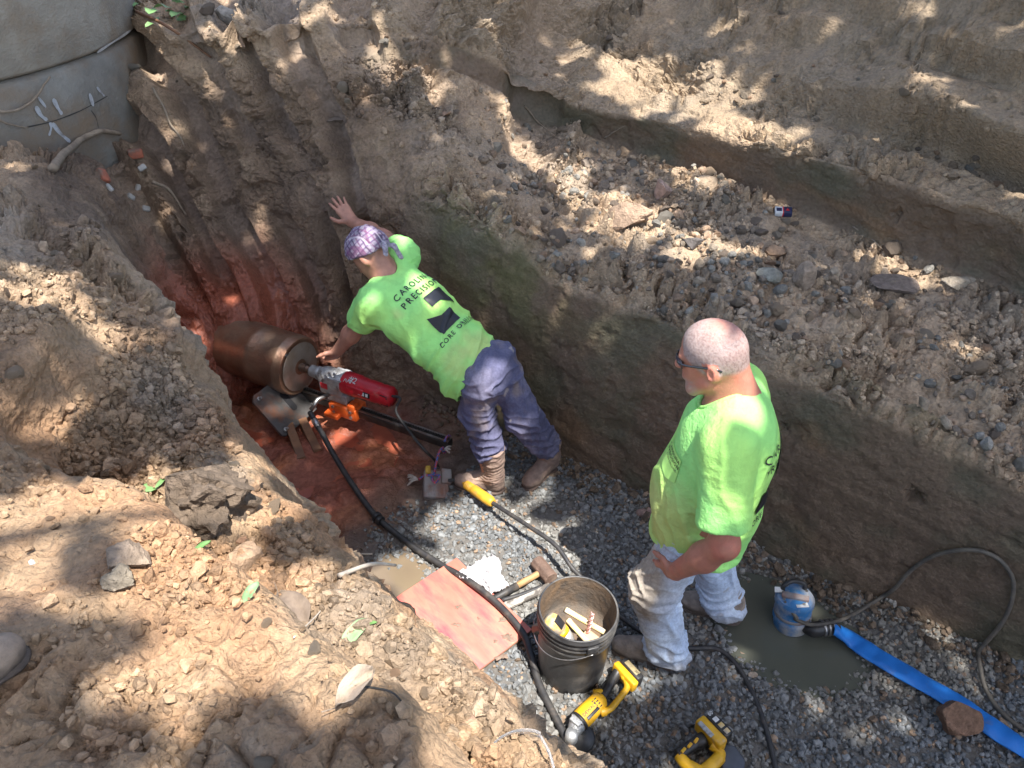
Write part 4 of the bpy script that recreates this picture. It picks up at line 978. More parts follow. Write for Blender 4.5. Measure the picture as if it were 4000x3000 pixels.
# shirt
s = SDF(np.min([SD, SW, PE, NK, K(.2, 0, -.3)], 0) - .25, np.max([SD, SW, PE, NK], 0) + .25, 0.0055)
s.ell(K(.50, 0, -.045), (.21, .215, .135), kax, .06).ell(K(.30, 0, -.07), (.25, .20, .145), kax, .07).ell(K(.10, -.01, -.075), (.22, .19, .145), kax, .07)
s.cone(SD + BX * .03, SW - BX * .03, .082, .082, .07).cone(K(TL - .08, .05, -.01), K(TL - .08, -.05, -.01), .07, .07, .05)
s.ell(K(.06, -.10, -.13), (.13, .09, .10), kax, .06)
for sh, el, fr in ((SW, ELW, .40), (SD, ELD, .86)):
    en = sh + (el - sh) * (fr + .12); s.cone(sh - (SW - SD) * (.06 if sh is SW else -.06), en, .078 if sh is SW else .086, .076 if sh is SW else .088, .05); s.plane(sh + (el - sh) * fr, el - sh, box=(en, .115))
s.plane(K(-.015, 0, 0), -AX)
s.cone(E1(-.03, 0, -.05), K(TL - .04, 0, -.015), .066, .080, .01, cut=True)
V, Q = s.mesh(1); N_ = vnormals(V, Q); lk_ = (V - PE) @ kax.T
V = fold(V, N_, [(BX + AX * .35, AX - BX * .35, 13, 1.3, .9, sstep(.55, .2, lk_[:, 0])), (BX * -.6 + AX * .5 - NX, AX + BX, 12, 1.5, .8, sstep(.05, -.1, lk_[:, 2])), (AX + BX * .3, BX, 9, 1.3, .5, None), (BX, AX, 20, 2.5, .6, np.exp(-((V - SW) ** 2).sum(1) / .015) + np.exp(-((V - SD) ** 2).sum(1) / .015))], .011, 51)
V = laplace(V, Q, .35); N_ = vnormals(V, Q); lk_ = (V - PE) @ kax.T
V, Q, us = drop_faces(V, Q, (N_ @ AX < -.75) & (lk_[:, 0] < .0))
for _ in range(3): V = laplace(V, Q, .35)
cs = shirt_colour(V, 8, [(K(.08, .0, .06), .16, .6), (K(.12, -.12, .0), .12, .5), (K(.5, -.16, .06), .05, .5)])
shirt1 = add_obj('t_shirt', np_mesh('t_shirt', V, Q, True, cs), m_shirt, person1)
b1_ = bvh_of(V, Q)
for nm_, p_ in zip(PRINT_NAMES, back_print(1.08)): stamp(nm_, [p_], K(.415, .03, .1), BX, AX, b1_, m_print, shirt1)
# trousers
s = SDF(np.min([kR, kL, ankR, ankL, PE], 0) - .2, np.max([kR, kL, ankR, ankL, PE], 0) + .2, 0.0055)
s.ell(K(-.02, 0, -.05), (.14, .165, .125), kax, .05)
s.chain([hipR, kR, shR_ - A([0, 0, .03])], [.10, .085, .078], .04).chain([hipL, kL, shL_ - A([0, 0, .03])], [.102, .088, .08], .04)
s.plane(shR_ - A([0, 0, .015]), shR_ - kR, box=(shR_ - A([0, 0, .05]), .11)); s.plane(shL_ - A([0, 0, .015]), shL_ - kL, box=(shL_ - A([0, 0, .05]), .11))
V, Q = s.mesh(1); N_ = vnormals(V, Q)
bag = np.exp(-((V[:, 2] - .30) / .09) ** 2) + .8 * np.exp(-((V[:, 2] - .48) / .08) ** 2) + .9 * np.exp(-((V[:, 2] - .72) / .07) ** 2)
V = fold(V, N_, [(A([1, .3, .3]), A([0, 0, 1]), 19, 5, 1.2, bag), (A([.2, 0, 1]), A([1, 0, 0]), 15, 3, .5, None)], .0125, 77); V = laplace(V, Q, .3)
cs = np.repeat(A([.10, .10, .165])[None], len(V), 0); cs = mixc(cs, A([.19, .18, .25]), sstep(-.15, .3, fbm(V * 6 + 2, 3)) * .9); cs = mixc(cs, A([.24, .19, .165]), sstep(.05, .4, fbm(V * 7 + 33, 3)) * .75 * sstep(.3, .5, V[:, 2])); cs = mixc(cs, A([.42, .37, .33]), sstep(.42, .5, fbm(V * 16 + 5, 2)) * .6)
add_obj('trousers', np_mesh('trousers', V, Q, True, np.clip(cs, .02, .8)), m_denim, person1)
BT1 = (m_bootl, (.27, .185, .145), (.33, .235, .18), (.13, .085, .065))
boot(toeR, heelR, shR_ + A([0, 0, .02]), 1, 'boot', person1, BT1, shaft_r=(.055, .068)); boot(toeL, heelL, shL_ + A([0, 0, .02]), -1, 'boot', person1, BT1, shaft_r=(.055, .068))
# bandana: tight cap, knot and tails
s = SDF(H1 - .22, H1 + .22, 0.0045)
s.ell(E1(-.012, 0, .024), (.122, .097, .113), h1x, .02).ell(E1(-.045, 0, -.005), (.085, .082, .085), h1x, .03)
s.plane(E1(.06, 0, .028), -H1U * .85 + FDW * .35)
V, Q = s.mesh(1); N_ = vnormals(V, Q)
V = fold(V, N_, [(H1U * .4 - FDW, H1L, 26, 5, 1, None), (FDW, H1U, 22, 4, .7, None)], .004, 9)
lb = (V - H1) @ h1x.T
def plaid(lb, V):
    c = np.repeat(A([.36, .30, .36])[None], len(lb), 0)
    for ax, fr, w, kcol in ((0, 42., .30, (.17, .06, .13)), (2, 38., .30, (.12, .07, .16)), (1, 34., .25, (.20, .07, .15)), (0, 21., .12, (.06, .05, .09)), (1, 17., .10, (.55, .5, .55))):
        x = (lb[:, ax] * fr + .3 * fbm(V * 10, 2)) % 1.0; c = mixc(c, A(kcol), (sstep(0, .08, x) - sstep(w, w + .08, x)) * .75)
    return c
m_ban = mat('bandana_cloth', (1.1, 1.1, 1.1), .9, (.8, .8, .8), 60, attr=True, bump=.4, bscale=200)
ban = add_obj('bandana', np_mesh('bandana', V, Q, True, plaid(lb, V)), m_ban, person1)
s = SDF(H1 - .3, H1 + .3, 0.005); kn = E1(-.118, .0, -.035)
s.ell(kn, (.022, .028, .02), h1x, .01)
s.chain([kn, kn + H1L * -.03 - H1U * .04 - FDW * .02, kn + H1L * -.035 - H1U * .10 - FDW * .0], [.010, .016, .018], .012, flat=(FDW, 2.5))
s.chain([kn, kn + H1L * .03 - H1U * .02 - FDW * .02, kn + H1L * .05 - H1U * .05 - FDW * .01], [.010, .015, .016], .012, flat=(FDW, 2.5))
s.chain([E1(-.10, -.05, -.0), kn], [.012, .016], .01).chain([E1(-.10, .05, -.0), kn], [.012, .016], .01)
V, Q = s.mesh(1); lb = (V - H1) @ h1x.T
add_obj('knot', np_mesh('knot', V, Q, True, mixc(plaid(lb, V), A([.5, .5, .48]), np.full(len(V), .35))), m_ban, ban)
# ================================================================== CORE DRILL
def FZ(px, py, h=0.0):
    """place on the trench floor seen at a picture point, h above the ground"""
    p = Z(px, py, 0.0); z = floor_z(p); p = Z(px, py, z + h); return p
m_steel = mat('drill_steel', (.33, .30, .27), 0.42, (.22, .19, .16), 10, 5, metal=0.85, bump=.2, bscale=90, dirt=(.25, .13, .08), dscale=5, dthr=(.48, .7), stretch=(1, 1, 1))
m_barrel = mat('core_barrel_steel', (.38, .25, .165), 0.34, (.22, .14, .095), 9, 6, metal=0.55, bump=.3, bscale=60, dirt=(.34, .15, .08), dscale=4, dthr=(.45, .7))
m_alu = mat('cast_aluminium', (.55, .55, .54), 0.45, (.40, .40, .39), 30, 5, metal=0.6, bump=.4, bscale=120, dirt=(.12, .09, .07), dscale=14, dthr=(.55, .68))
m_red = mat('red_plastic', (.55, .018, .03), 0.38, (.45, .014, .022), 20, 4, dirt=(.38, .15, .11), dscale=9, dthr=(.58, .75), bump=.1, bscale=80)
m_black = mat('black_rubber', (.022, .022, .025), 0.55, (.05, .046, .042), 25, 5, dirt=(.14, .11, .085), dscale=12, dthr=(.56, .75))
m_blk2 = mat('black_plastic', (.018, .018, .02), 0.45, (.035, .033, .03), 30, 4, dirt=(.16, .13, .1), dscale=15, dthr=(.6, .75))
m_orange = mat('orange_paint', (.78, .13, .02), 0.42, (.62, .10, .018), 14, 4, dirt=(.30, .14, .08), dscale=10, dthr=(.55, .72))
m_rail = mat('rail_steel', (.085, .078, .07), 0.45, (.05, .045, .04), 16, 4, metal=.6, dirt=(.16, .09, .06), dscale=7, dthr=(.55, .75))
m_bolt = mat('bolt_steel', (.5, .49, .47), 0.4, (.3, .28, .26), 40, metal=.9)
m_wood = mat('timber', (.26, .13, .065), 0.7, (.18, .085, .04), 8, 5, bump=.5, bscale=30, stretch=(1, 1, 6), dirt=(.14, .07, .045), dscale=5, dthr=(.5, .7))
m_lab = mat('label_black', (.02, .02, .022), .4)
m_labw = mat('label_white', (.7, .7, .68), .5, (.55, .55, .53), 60)
FC = Z(1172, 1432, .34)                                       # centre of the barrel's near face
EX = A([.891, -.454, 0.0]); EX /= np.linalg.norm(EX); EY = A([-EX[1], EX[0], 0])
DM = frame(FC, EX, z=(0, 0, 1))
def rl(x, y, z): return FC + EX * x + EY * y + A([0, 0, z])
rig = root_at('core_drill', frame(A([FC[0], FC[1], 0]) + EX * .2, EX, z=(0, 0, 1)), 'red and grey core drill on a black rail boring into the clay wall', 'core drill')
AXM = DM @ Matrix.Rotation(R(90), 4, 'Y')                     # local Z runs along the drill axis
BRAD = .188
prof = [(BRAD - .012, -.56), (BRAD, -.56), (BRAD, -.30), (BRAD + .002, -.295), (BRAD + .002, -.26), (BRAD, -.255), (BRAD, -.075), (BRAD + .003, -.07), (BRAD + .003, -.05), (BRAD, -.045), (BRAD, -.012), (BRAD - .006, -.002), (BRAD - .014, 0), (BRAD - .022, -.006), (BRAD - .03, -.006), (.06, -.004), (.045, .004), (.0, .006)]
barrel = sharp(MB().lathe(prof, 72, AXM).build('core_barrel', m_barrel, rig), 35)
MB().lathe([(.05, .0065), (BRAD - .034, .0045), (BRAD - .032, .002)], 64, AXM).build('end_face', mat('worn_face_steel', (.50, .44, .37), .38, (.34, .26, .19), 7, 5, metal=.5, bump=.2, bscale=50), barrel)
# scuffed weld marks and lifting slots on the face
for k in range(7):
    a = k * .9 + .3; rr_ = .10 + .03 * (k % 3)
    c_ = rl(.001, rr_ * math.cos(a), rr_ * math.sin(a)); M_ = frame(c_, EX, z=(0, 0, 1)) @ Matrix.Rotation(a + .9, 4, 'X')
    MB().box((0, 0, 0), (.006, .045, .014), M_, bevel=.002).build('lug', m_bolt, barrel)
sp = MB().lathe([(.0, .0), (.024, .0), (.024, .012), (.030, .014), (.030, .05), (.024, .052), (.022, .10), (.0, .10)], 24, AXM); sharp(sp.build('spindle', m_steel, rig))
MB().lathe([(.0, .09), (.036, .09), (.038, .10), (.038, .135), (.042, .14), (.042, .165), (.036, .17), (.0, .17)], 32, AXM).build('collar', m_alu, rig)
# gearbox
gb = MB(); gb.lathe([(.0, .165), (.046, .165), (.056, .185), (.062, .21), (.062, .30), (.066, .31), (.066, .36), (.0, .36)], 28, AXM)
gb.box((.255, 0, -.055), (.16, .11, .09), DM, bevel=.016); gb.box((.30, -.052, .0), (.10, .02, .09), DM, bevel=.008); gb.box((.30, .052, .0), (.10, .02, .09), DM, bevel=.008)
for k in range(5): gb.box((.335 + 0 * k, .028 * (k - 2), .058 - .004 * (k - 2) ** 2), (.05, .008, .012), DM, bevel=.003)
gear = gb.build('gear_housing', m_alu, rig)
MB().box((.225, -.062, -.03), (.05, .006, .04), DM, bevel=.003).build('side_panel', m_red, gear)
MB().box((.29, 0, -.115), (.15, .085, .07), DM, bevel=.006).build('mount_block', m_alu, rig)
# motor
mo = MB(); mo.lathe([(.0, .345), (.066, .345), (.070, .355), (.070, .44), (.066, .455), (.064, .50), (.064, .585), (.060, .60), (.060, .665), (.052, .685), (.0, .69)], 30, AXM)
mo.box((.64, 0, 0), (.085, .10, .10), DM, bevel=.018); mo.box((.46, -.058, .01), (.12, .02, .055), DM, bevel=.008)
motor = mo.build('motor_housing', m_red, rig)
for k in range(6):
    MB().box((.655, -.0515 , -.03 + .013 * k), (.05, .004, .006), DM, bevel=.001).build('vent', m_lab, motor)
for k in range(4): MB().box((.6845, -.027 + .018 * k, -.02), (.004, .008, .04), DM, bevel=.001).build('vent', m_lab, motor)
cam_side = -ray(1440, 1540); cam_side -= EX * (cam_side @ EX); cam_side /= np.linalg.norm(cam_side); cy, cz = cam_side @ EY, cam_side[2]
def on_motor(x, ang, r_=.0665):                                # frame on the motor skin turned ang from the camera side
    a = math.atan2(cz, cy) + ang; nrm = EY * math.cos(a) + A([0, 0, 1]) * math.sin(a); return rl(x, 0, 0) + nrm * r_, nrm
c_, nrm = on_motor(.52, .62, .0645); tM = frame(c_, EX, z=nrm)
MB().box((0, 0, 0), (.09, .034, .003), tM, bevel=.001).build('label_plate', m_lab, motor)
for k in range(3): MB().box((-.028 + .026 * k, 0, .0022), (.018, .022, .002), tM, bevel=.0005).build('label_print', m_labw, motor)
mv = [list(v) for v in motor.data.vertices]if False else None
c_, nrm = on_motor(.43, -.1, .0712); tV, tF = text_verts('#2', .05, 1.05)
tm = MB(); fr_ = frame(c_, EX, z=nrm); tm.add(tV, tF, fr_ @ Matrix.Rotation(R(-8), 4, 'Z')); tm.build('hand_lettering', m_labw, motor)
for k in range(5): MB().tube([fr_ @ Vector((-.055 + .012 * k, -.01 + .02 * (k % 2), .001)), fr_ @ Vector((-.048 + .012 * k, .012 - .02 * (k % 2), .001))], .0022, 5).build('paint_scrawl', m_labw, motor)
# rail, carriage, base plate
RZ = -.205; RAIL_END = 1.06
ra = MB(); ra.box((.40, 0, RZ), (1.32, .055, .05), DM, bevel=.003); rail = ra.build('rail', m_rail, rig)
for sg in (-1, 1): MB().box((.40, .018 * sg, RZ + .0295), (1.32, .012, .008), DM, bevel=.001).build('rail_rib', m_steel, rail)
rk = MB()
for k in range(60): rk.box((-.0 + .0175 * k, 0, RZ + .031), (.008, .02, .010), DM)
rk_o = rk.build('toothed_rack', m_rail, rail); rk_o['kind'] = 'stuff'
cg = MB(); cg.box((.33, 0, RZ + .005), (.20, .115, .085), DM, bevel=.006); cg.box((.40, -.03, RZ + .055), (.05, .06, .05), DM, bevel=.005); cg.box((.26, -.03, RZ - .03), (.10, .12, .03), DM, bevel=.004)
carr = cg.build('carriage', m_orange, rig)
for x_, z_ in ((.265, -.01), (.395, -.01), (.395, .03), (.265, .03)):
    bo = MB(); bo.lathe([(0, 0), (.011, 0), (.011, .008), (.0, .008)], 6, frame(rl(x_, -.0585, RZ + z_), -EY, z=EX) @ Matrix.Rotation(R(90), 4, 'Y'), smooth=False); bo.build('bolt', m_bolt, carr)
pB = FZ(1108, 1712, .03); u1 = EX * .21 - A([0, 0, .225]); u2 = EY * .36; pA = pB - u1
PM = frame(pA + u1 / 2 + u2 / 2, u1, z=np.cross(u1, u2) if np.cross(u1, u2)[2] > 0 else -np.cross(u1, u2)); lu, lv = np.linalg.norm(u1), np.linalg.norm(u2)
m_plate = mat('plate_steel', (.15, .14, .135), .42, (.09, .085, .08), 9, 5, metal=.5, bump=.2, bscale=60, dirt=(.22, .10, .06), dscale=6, dthr=(.52, .7))
yb = 1 if (PM.to_3x3() @ Vector((0, 1, 0))).dot(Vector(EY)) > 0 else -1
poly = [(-lu / 2, -lv / 2 + .03), (-lu / 2 + .03, -lv / 2), (lu / 2 - .02, -lv / 2), (lu / 2, -lv / 2 + .02), (lu / 2, lv / 2 - .05), (lu / 2 - .05, lv / 2), (-lu / 2 + .03, lv / 2), (-lu / 2, lv / 2 - .03)]
plate = MB().prism(poly, .022, PM, bevel=.002).build('base_plate', m_plate, rig)
sl = [(math.cos(a) * .022 + (.05 if math.cos(a) > 0 else -.05), math.sin(a) * .022) for a in np.linspace(0, 2 * math.pi, 20, endpoint=False)]
MB().prism(sl, .003, PM @ Matrix.Translation((.0, .01 * yb, .0125))).build('slot', m_lab, plate)
for x_, y_ in ((-.12, -.14), (.12, -.14), (-.12, .14), (.11, .13)):
    MB().lathe([(0, .010), (.014, .010), (.014, .024), (.008, .026), (.008, .045), (0, .045)], 6, PM @ Matrix.Translation((x_, y_, 0)), smooth=False).build('levelling_bolt', m_bolt, plate)
pl_c = PM @ Vector((0, 0, .01)); MB().box((-.19, 0, RZ - .01), (.16, .06, .07), DM, bevel=.004).build('rail_foot', m_rail, rig)
MB().tube([rl(.24, -.04, -.10), rl(.22, -.13, -.09), rl(.21, -.19, -.13)], .014, 10).build('water_inlet', m_bolt, rig)
# timber wedges under the plate
for k, (a_, b_, lab) in enumerate((((1140, 1690), (1168, 1765), 'left of two wet timber wedges under the drill base plate'), ((1195, 1670), (1228, 1735), 'right of two wet timber wedges under the drill base plate'))):
    p0, p1 = FZ(*a_, .05), FZ(*b_, .0); M_ = frame((p0 + p1) / 2, p1 - p0, z=(0, 0, 1)); ln = np.linalg.norm(p1 - p0) + .12
    o = MB().prism([(-ln / 2, -.03), (ln / 2, -.008), (ln / 2, .008), (-ln / 2, .03)], .05, M_ @ Matrix.Rotation(R(90), 4, 'X'), bevel=.003).build('timber_wedge', m_wood, label=lab, cat='wood', group='timber wedges'); own(o, at((p0 + p1) / 2))
# ------------------------------------------------------------------ hoses and cables
def cable(name, pts, rad, m_, label, cat, n=10, dens=10):
    P_ = spline(pts, dens); o = MB().tube(P_, rad, n).build(name, m_, label=label, cat=cat); own(o, at(P_[len(P_) // 2])); return o
hz = .022
hp_ = [rl(.21, -.20, -.14), FZ(1262, 1700, .16), FZ(1300, 1770, .09), FZ(1375, 1890, .045), FZ(1472, 2020, .03), FZ(1600, 2125, .025), FZ(1720, 2205, .03), FZ(1830, 2268, .055), FZ(1950, 2365, .06), FZ(2040, 2470, .058), FZ(2075, 2560, .045), FZ(2110, 2680, .03), FZ(2190, 2840, .025), FZ(2270, 2990, .025), FZ(2360, 3150, .02)]
hose = cable('water_hose', hp_, .0165, m_black, 'thick black water hose running from the drill across the red board', 'hose', 12)
cp_ = FZ(1478, 2026, .035); cd_ = FZ(1500, 2050, .035) - FZ(1455, 1998, .035)
for dx in (-.016, .016): MB().lathe([(.016, -.014), (.026, -.012), (.029, 0), (.026, .012), (.016, .014)], 10, frame(cp_ + cd_ / np.linalg.norm(cd_) * dx, cd_) @ Matrix.Rotation(R(90), 4, 'Y'), smooth=False).build('coupling', m_blk2, hose)
MB().lathe([(.015, -.035), (.02, -.03), (.02, .03), (.015, .035)], 12, frame((hp_[0] + hp_[1]) / 2, hp_[1] - hp_[0]) @ Matrix.Rotation(R(90), 4, 'Y')).build('fitting', m_bolt, hose)
bxp = FZ(1705, 1878, .055)                                     # leakage-breaker box on the ground at the rail's end
rend = rl(RAIL_END - .02, 0, RZ)
cable('power_cable', [rl(.685, -.01, .02), rl(.75, -.02, .03), S(1548, 1610, np.dot(rl(.75, 0, 0) - CO, CF) - .03), S(1610, 1700, 4.30), S(1665, 1765, 4.27), FZ(1700, 1800, .10), bxp + A([.01, .05, .05])], .0085, m_black, 'thin black power cable from the drill motor to the plug box', 'cable', 8)
m_gbox = mat('grey_box_plastic', (.30, .275, .265), .65, (.22, .195, .185), 20, 4, dirt=(.26, .13, .09), dscale=8, dthr=(.45, .66))
BM = frame(bxp, (.95, .15, -.25), z=(-.1, -.35, .93))
pbx = root_at('plug_box', BM, 'muddy grey plug box tied with blue rope at the end of the drill rail', 'plug box')
WMb = BM
MB().box((-.005, -.03, 0), (.14, .17, .055), WMb, bevel=.008).build('case', m_gbox, pbx)
for k in range(4): MB().box((-.045 + .028 * k, -.075, .02), (.016, .06, .025), WMb, bevel=.004).build('rib', m_gbox, pbx)
MB().box((.05, .015, .03), (.06, .09, .04), WMb, bevel=.008).build('socket_block', m_gbox, pbx)
MB().box((-.055, .05, .02), (.03, .05, .04), WMb, bevel=.008).build('yellow_button', mat('yellow_plastic_dirty', (.55, .36, .05), .5, (.45, .26, .04), 30), pbx)
m_yel = mat('yellow_connector', (.70, .38, .03), .5, (.55, .28, .025), 25, 4, dirt=(.40, .22, .1), dscale=12, dthr=(.55, .7))
m_rope = mat('blue_rope', (.05, .13, .36), .9, (.45, .08, .09), 70, 2, contrast=(.45, .55), bump=.8, bscale=90)
m_frs = mat('frayed_rope', (.48, .43, .38), .95, (.32, .27, .23), 60)
rp = [rend + A([0, 0, .03]) - EY * .03, rend + A([0, 0, .045]) + EX * .0, rend + EY * .035 + A([0, 0, .02]), rend + EY * .03 - A([0, 0, .04]), rend - EY * .04 - A([0, 0, .045]), rend - EY * .05 + A([.0, 0, .0]), (rend + bxp) / 2 + A([-.02, 0, .05]), bxp + A([-.01, .02, .05]), bxp + A([-.02, -.03, .055]), bxp + A([.0, -.06, .045]), bxp + A([.02, -.02, .06]), bxp + A([-.06, 0, .04]), bxp + A([-.10, .0, .01])]
rope = cable('tie_rope', rp, .0075, m_rope, 'blue and red rope tying the plug box to the rail end', 'rope', 7, 8)
for j, tp in enumerate((bxp + A([-.10, 0, .01]), rend - EY * .05 + A([0, 0, -.02]))):
    for k in range(5):
        e_ = tp + A([-.07 + .02 * random.random(), -.03 + .02 * k, -.02 + .015 * random.random()]) * (1 if j == 0 else -.7); MB().tube(spline([tp, (tp + e_) / 2 + A([0, 0, .012]), e_], 4), [.004] * 5 + [.006] * 3 + [.003], 5).build('frayed_end', m_frs, rope)
cy0, cy1 = FZ(1800, 1878, .07), FZ(1925, 1965, .095)
ec = [bxp + A([.07, -.02, .02]), cy0, cy0 * .5 + cy1 * .5 + A([0, 0, .008]), cy1, FZ(2060, 2052, .13), FZ(2170, 2130, .14), FZ(2232, 2215, .11), Z(2262, 2300, .07) + A([.03, .05, 0]), FZ(2400, 2420, .03) + A([.02, .03, 0]), FZ(2530, 2480, .02), FZ(2680, 2530, .02), FZ(2800, 2535, .02), FZ(2880, 2600, .02), FZ(2945, 2720, .02), FZ(2990, 2840, .02), FZ(3030, 3000, .02), FZ(3060, 3150, .02)]
ext = cable('extension_cord', ec, .0115, m_black, 'black extension cord with yellow connector running behind the bucket', 'cord', 10)
cdv = cy1 - cy0; cl = np.linalg.norm(cdv); CMx = frame(cy0, cdv) @ Matrix.Rotation(R(90), 4, 'Y')
pf = [(.012, .0), (.014, .04)] + [q_ for k in range(5) for q_ in ((.021, .05 + .012 * k), (.026, .053 + .012 * k), (.026, .059 + .012 * k), (.021, .062 + .012 * k))] + [(.027, .115), (.030, .12), (.030, cl - .02), (.026, cl - .012), (.022, cl), (.012, cl)]
MB().lathe(pf, 14, CMx).build('connector', m_yel, ext)
# ================================================================== BUCKET, TOOLS, PUMP
m_bk = mat('bucket_plastic', (.028, .028, .030), .42, (.06, .058, .056), 7, 5, dirt=(.19, .175, .155), dscale=6, dthr=(.5, .74), bump=.15, bscale=50)
m_bkin = mat('bucket_mud', (.10, .085, .07), .8, (.20, .12, .06), 5, 5, bump=.8, bscale=40, dirt=(.05, .045, .04), dscale=9, dthr=(.55, .7))
BH = .425; KZ = BH / .375; rc = Z(2246, 2372, BH); bz = floor_z(rc) - .01
BKM = at((rc[0], rc[1], bz)) @ Matrix.Rotation(R(2.0), 4, 'Y')
bucket = root_at('bucket', BKM, 'dirty black plastic bucket full of hand tools between the red board and the boots', 'bucket')
RT, RB = .167, .146
def rr(z): return RB + (RT - RB) * z / .375
pf = [(0, .0), (RB - .006, 0), (RB, .006)] + [(rr(z), z) for z in (.05, .12, .2, .265)] + [(rr(.27) + .004, .27), (rr(.275) + .004, .275), (rr(.28), .28), (rr(.30), .30), (rr(.302) + .006, .302), (rr(.308) + .006, .308), (rr(.312) + .001, .312), (rr(.322) + .001, .322), (rr(.325) + .006, .325), (rr(.331) + .006, .331), (rr(.335) + .001, .335), (rr(.348) + .001, .348), (rr(.35) + .006, .35), (rr(.356) + .006, .356), (rr(.36), .36), (RT + .001, .371), (RT - .002, .375), (RT - .007, .372)]
pf = [(r0_, z0_ * KZ) for r0_, z0_ in pf]
MB().lathe(pf, 64, BKM).build('shell', m_bk, bucket)
MB().lathe([(r0_, z0_ * KZ) for r0_, z0_ in [(RT - .0065, .3715), (rr(.3) - .009, .30), (rr(.24) - .009, .24), (rr(.21) - .012, .21), (.09, .20), (.0, .21)]], 64, BKM).build('inner_wall', m_bkin, bucket)
ear_p = [BKM @ Vector((math.cos(a) * (RT + .006), math.sin(a) * (RT + .006), .312 * KZ)) for a in (R(-72), R(108))]
for e_, a in zip(ear_p, (R(-72), R(108))):
    MB().box((0, 0, 0), (.014, .05, .055), BKM @ Matrix.Rotation(a, 4, 'Z') @ Matrix.Translation((RT + .002, 0, .312 * KZ)), bevel=.004).build('ear', m_bk, bucket)
hpz = [ear_p[0] + Vector((0, -.012, 0))]
for k in range(1, 12):
    a = R(-72) - math.pi * k / 12; hpz.append(BKM @ Vector((math.cos(a) * (RT + .012), math.sin(a) * (RT + .012), .312 * KZ - .085 * math.sin(math.pi * k / 12))))
hpz.append(ear_p[1] + Vector((0, .012, 0)))
MB().tube(spline(hpz, 4), .0022, 6).build('bail', m_bolt, bucket)
# tools in the bucket
def BK(x, y, z): return V3(BKM @ Vector((x, y, z + BH - .375)))
m_tool = mat('tool_yellow', (.74, .42, .018), .42, (.62, .33, .015), 25, 4, dirt=(.35, .27, .18), dscale=14, dthr=(.62, .78), bump=.1, bscale=120)
m_toold = mat('tool_yellow_worn', (.62, .40, .08), .6, (.55, .48, .38), 25, 4, dirt=(.35, .30, .25), dscale=18, dthr=(.48, .66))
m_level = mat('level_yellow', (.72, .52, .16), .5, (.6, .5, .35), 30, 4, dirt=(.45, .38, .3), dscale=16, dthr=(.55, .72))
def tool_root(name, o, x, label, cat, z=(0, 0, 1), group=None): M_ = frame(o, x, z=z); return root_at(name, M_, label, cat, group), M_
# impact driver standing nose-down
d0, d1 = BK(-.10, -.07, .345), BK(-.02, -.105, .25)
tr_, M_ = tool_root('impact_driver', d0, d1 - d0, 'dusty yellow and black driver leaning in the bucket, nearest its left rim', 'power tool'); Mz = M_ @ Matrix.Rotation(R(90), 4, 'Y')
MB().lathe([(0, -.05), (.028, -.045), (.036, -.03), (.037, .03), (.0, .03)], 20, Mz).build('motor_body', m_toold, tr_)
MB().lathe([(.0, .028), (.038, .028), (.038, .05), (.0, .05)], 20, Mz).build('band', m_tool, tr_)
MB().lathe([(.0, .05), (.037, .05), (.034, .085), (.024, .11), (.016, .125), (.0, .125)], 20, Mz).build('nose', m_alu, tr_)
MB().tube([M_ @ Vector((0, .0, -.02)), M_ @ Vector((.02, .02, -.10)), M_ @ Vector((.03, .03, -.15))], [.022, .019, .024], 12).build('grip', m_blk2, tr_)
MB().box((-.012, 0, .0372), (.05, .035, .004), M_, bevel=.001).build('label_plate', m_lab, tr_)
for k, (a_, b_, w_, lab) in enumerate(((BK(-.055, .01, .345), BK(.11, -.055, .285), .017, 'yellow pocket level slanting across the bucket, behind the drill bit'), (BK(-.045, -.025, .325), BK(.06, -.115, .265), .015, 'second yellow pocket level in the bucket, nearer its front rim'))):
    tr_, M_ = tool_root('pocket_level', (a_ + b_) / 2, b_ - a_, lab, 'level', z=(0, -.55, .8), group='levels in the bucket'); ln = np.linalg.norm(b_ - a_)
    MB().box((0, 0, 0), (ln, .022, .045 - .01 * k), M_, bevel=.004).build('frame', m_level, tr_)
    MB().box((0, 0, .0), (.04, .024, .018), M_, bevel=.004).build('vial', mat('vial_glass', (.45, .55, .15), .15), tr_)
    for x_ in (-.42, .42): MB().lathe([(0, -.0125), (.009, -.0125), (.009, .0125), (0, .0125)], 14, M_ @ Matrix.Translation((ln * x_, 0, 0)) @ Matrix.Rotation(R(90), 4, 'X')).build('end_vial', m_alu, tr_)
m_cop = mat('copper_bit', (.45, .22, .18), .42, (.55, .33, .28), 30, metal=.5)
b0, b1__ = BK(.03, -.085, .25), BK(.055, -.035, .385); tw = MB(); ax_ = (b1__ - b0); ln = np.linalg.norm(ax_); FM = frame(b0, ax_); tw.tube([b0, b1__], .006, 8)
for ph in (0, math.pi):
    hx = [FM @ Vector((t * ln, .0075 * math.cos(ph + t * 22), .0075 * math.sin(ph + t * 22))) for t in np.linspace(0, 1, 50)]; tw.tube(hx, .0042, 6)
o = tw.build('drill_bit', m_cop, label='reddish twisted masonry drill bit sticking up in the bucket', cat='drill bit'); own(o, at(b0))
o = MB().box((0, 0, 0), (.10, .045, .028), frame(BK(.065, -.085, .27), BK(.09, -.10, .22) - BK(.0, -.05, .26)), bevel=.004).build('wood_offcut', mat('offcut_wood', (.5, .36, .24), .8, (.4, .27, .17), 12), label='small pale wood offcut in the bucket beside the drill bit', cat='wood'); own(o, at(BK(.065, -.085, .27)))
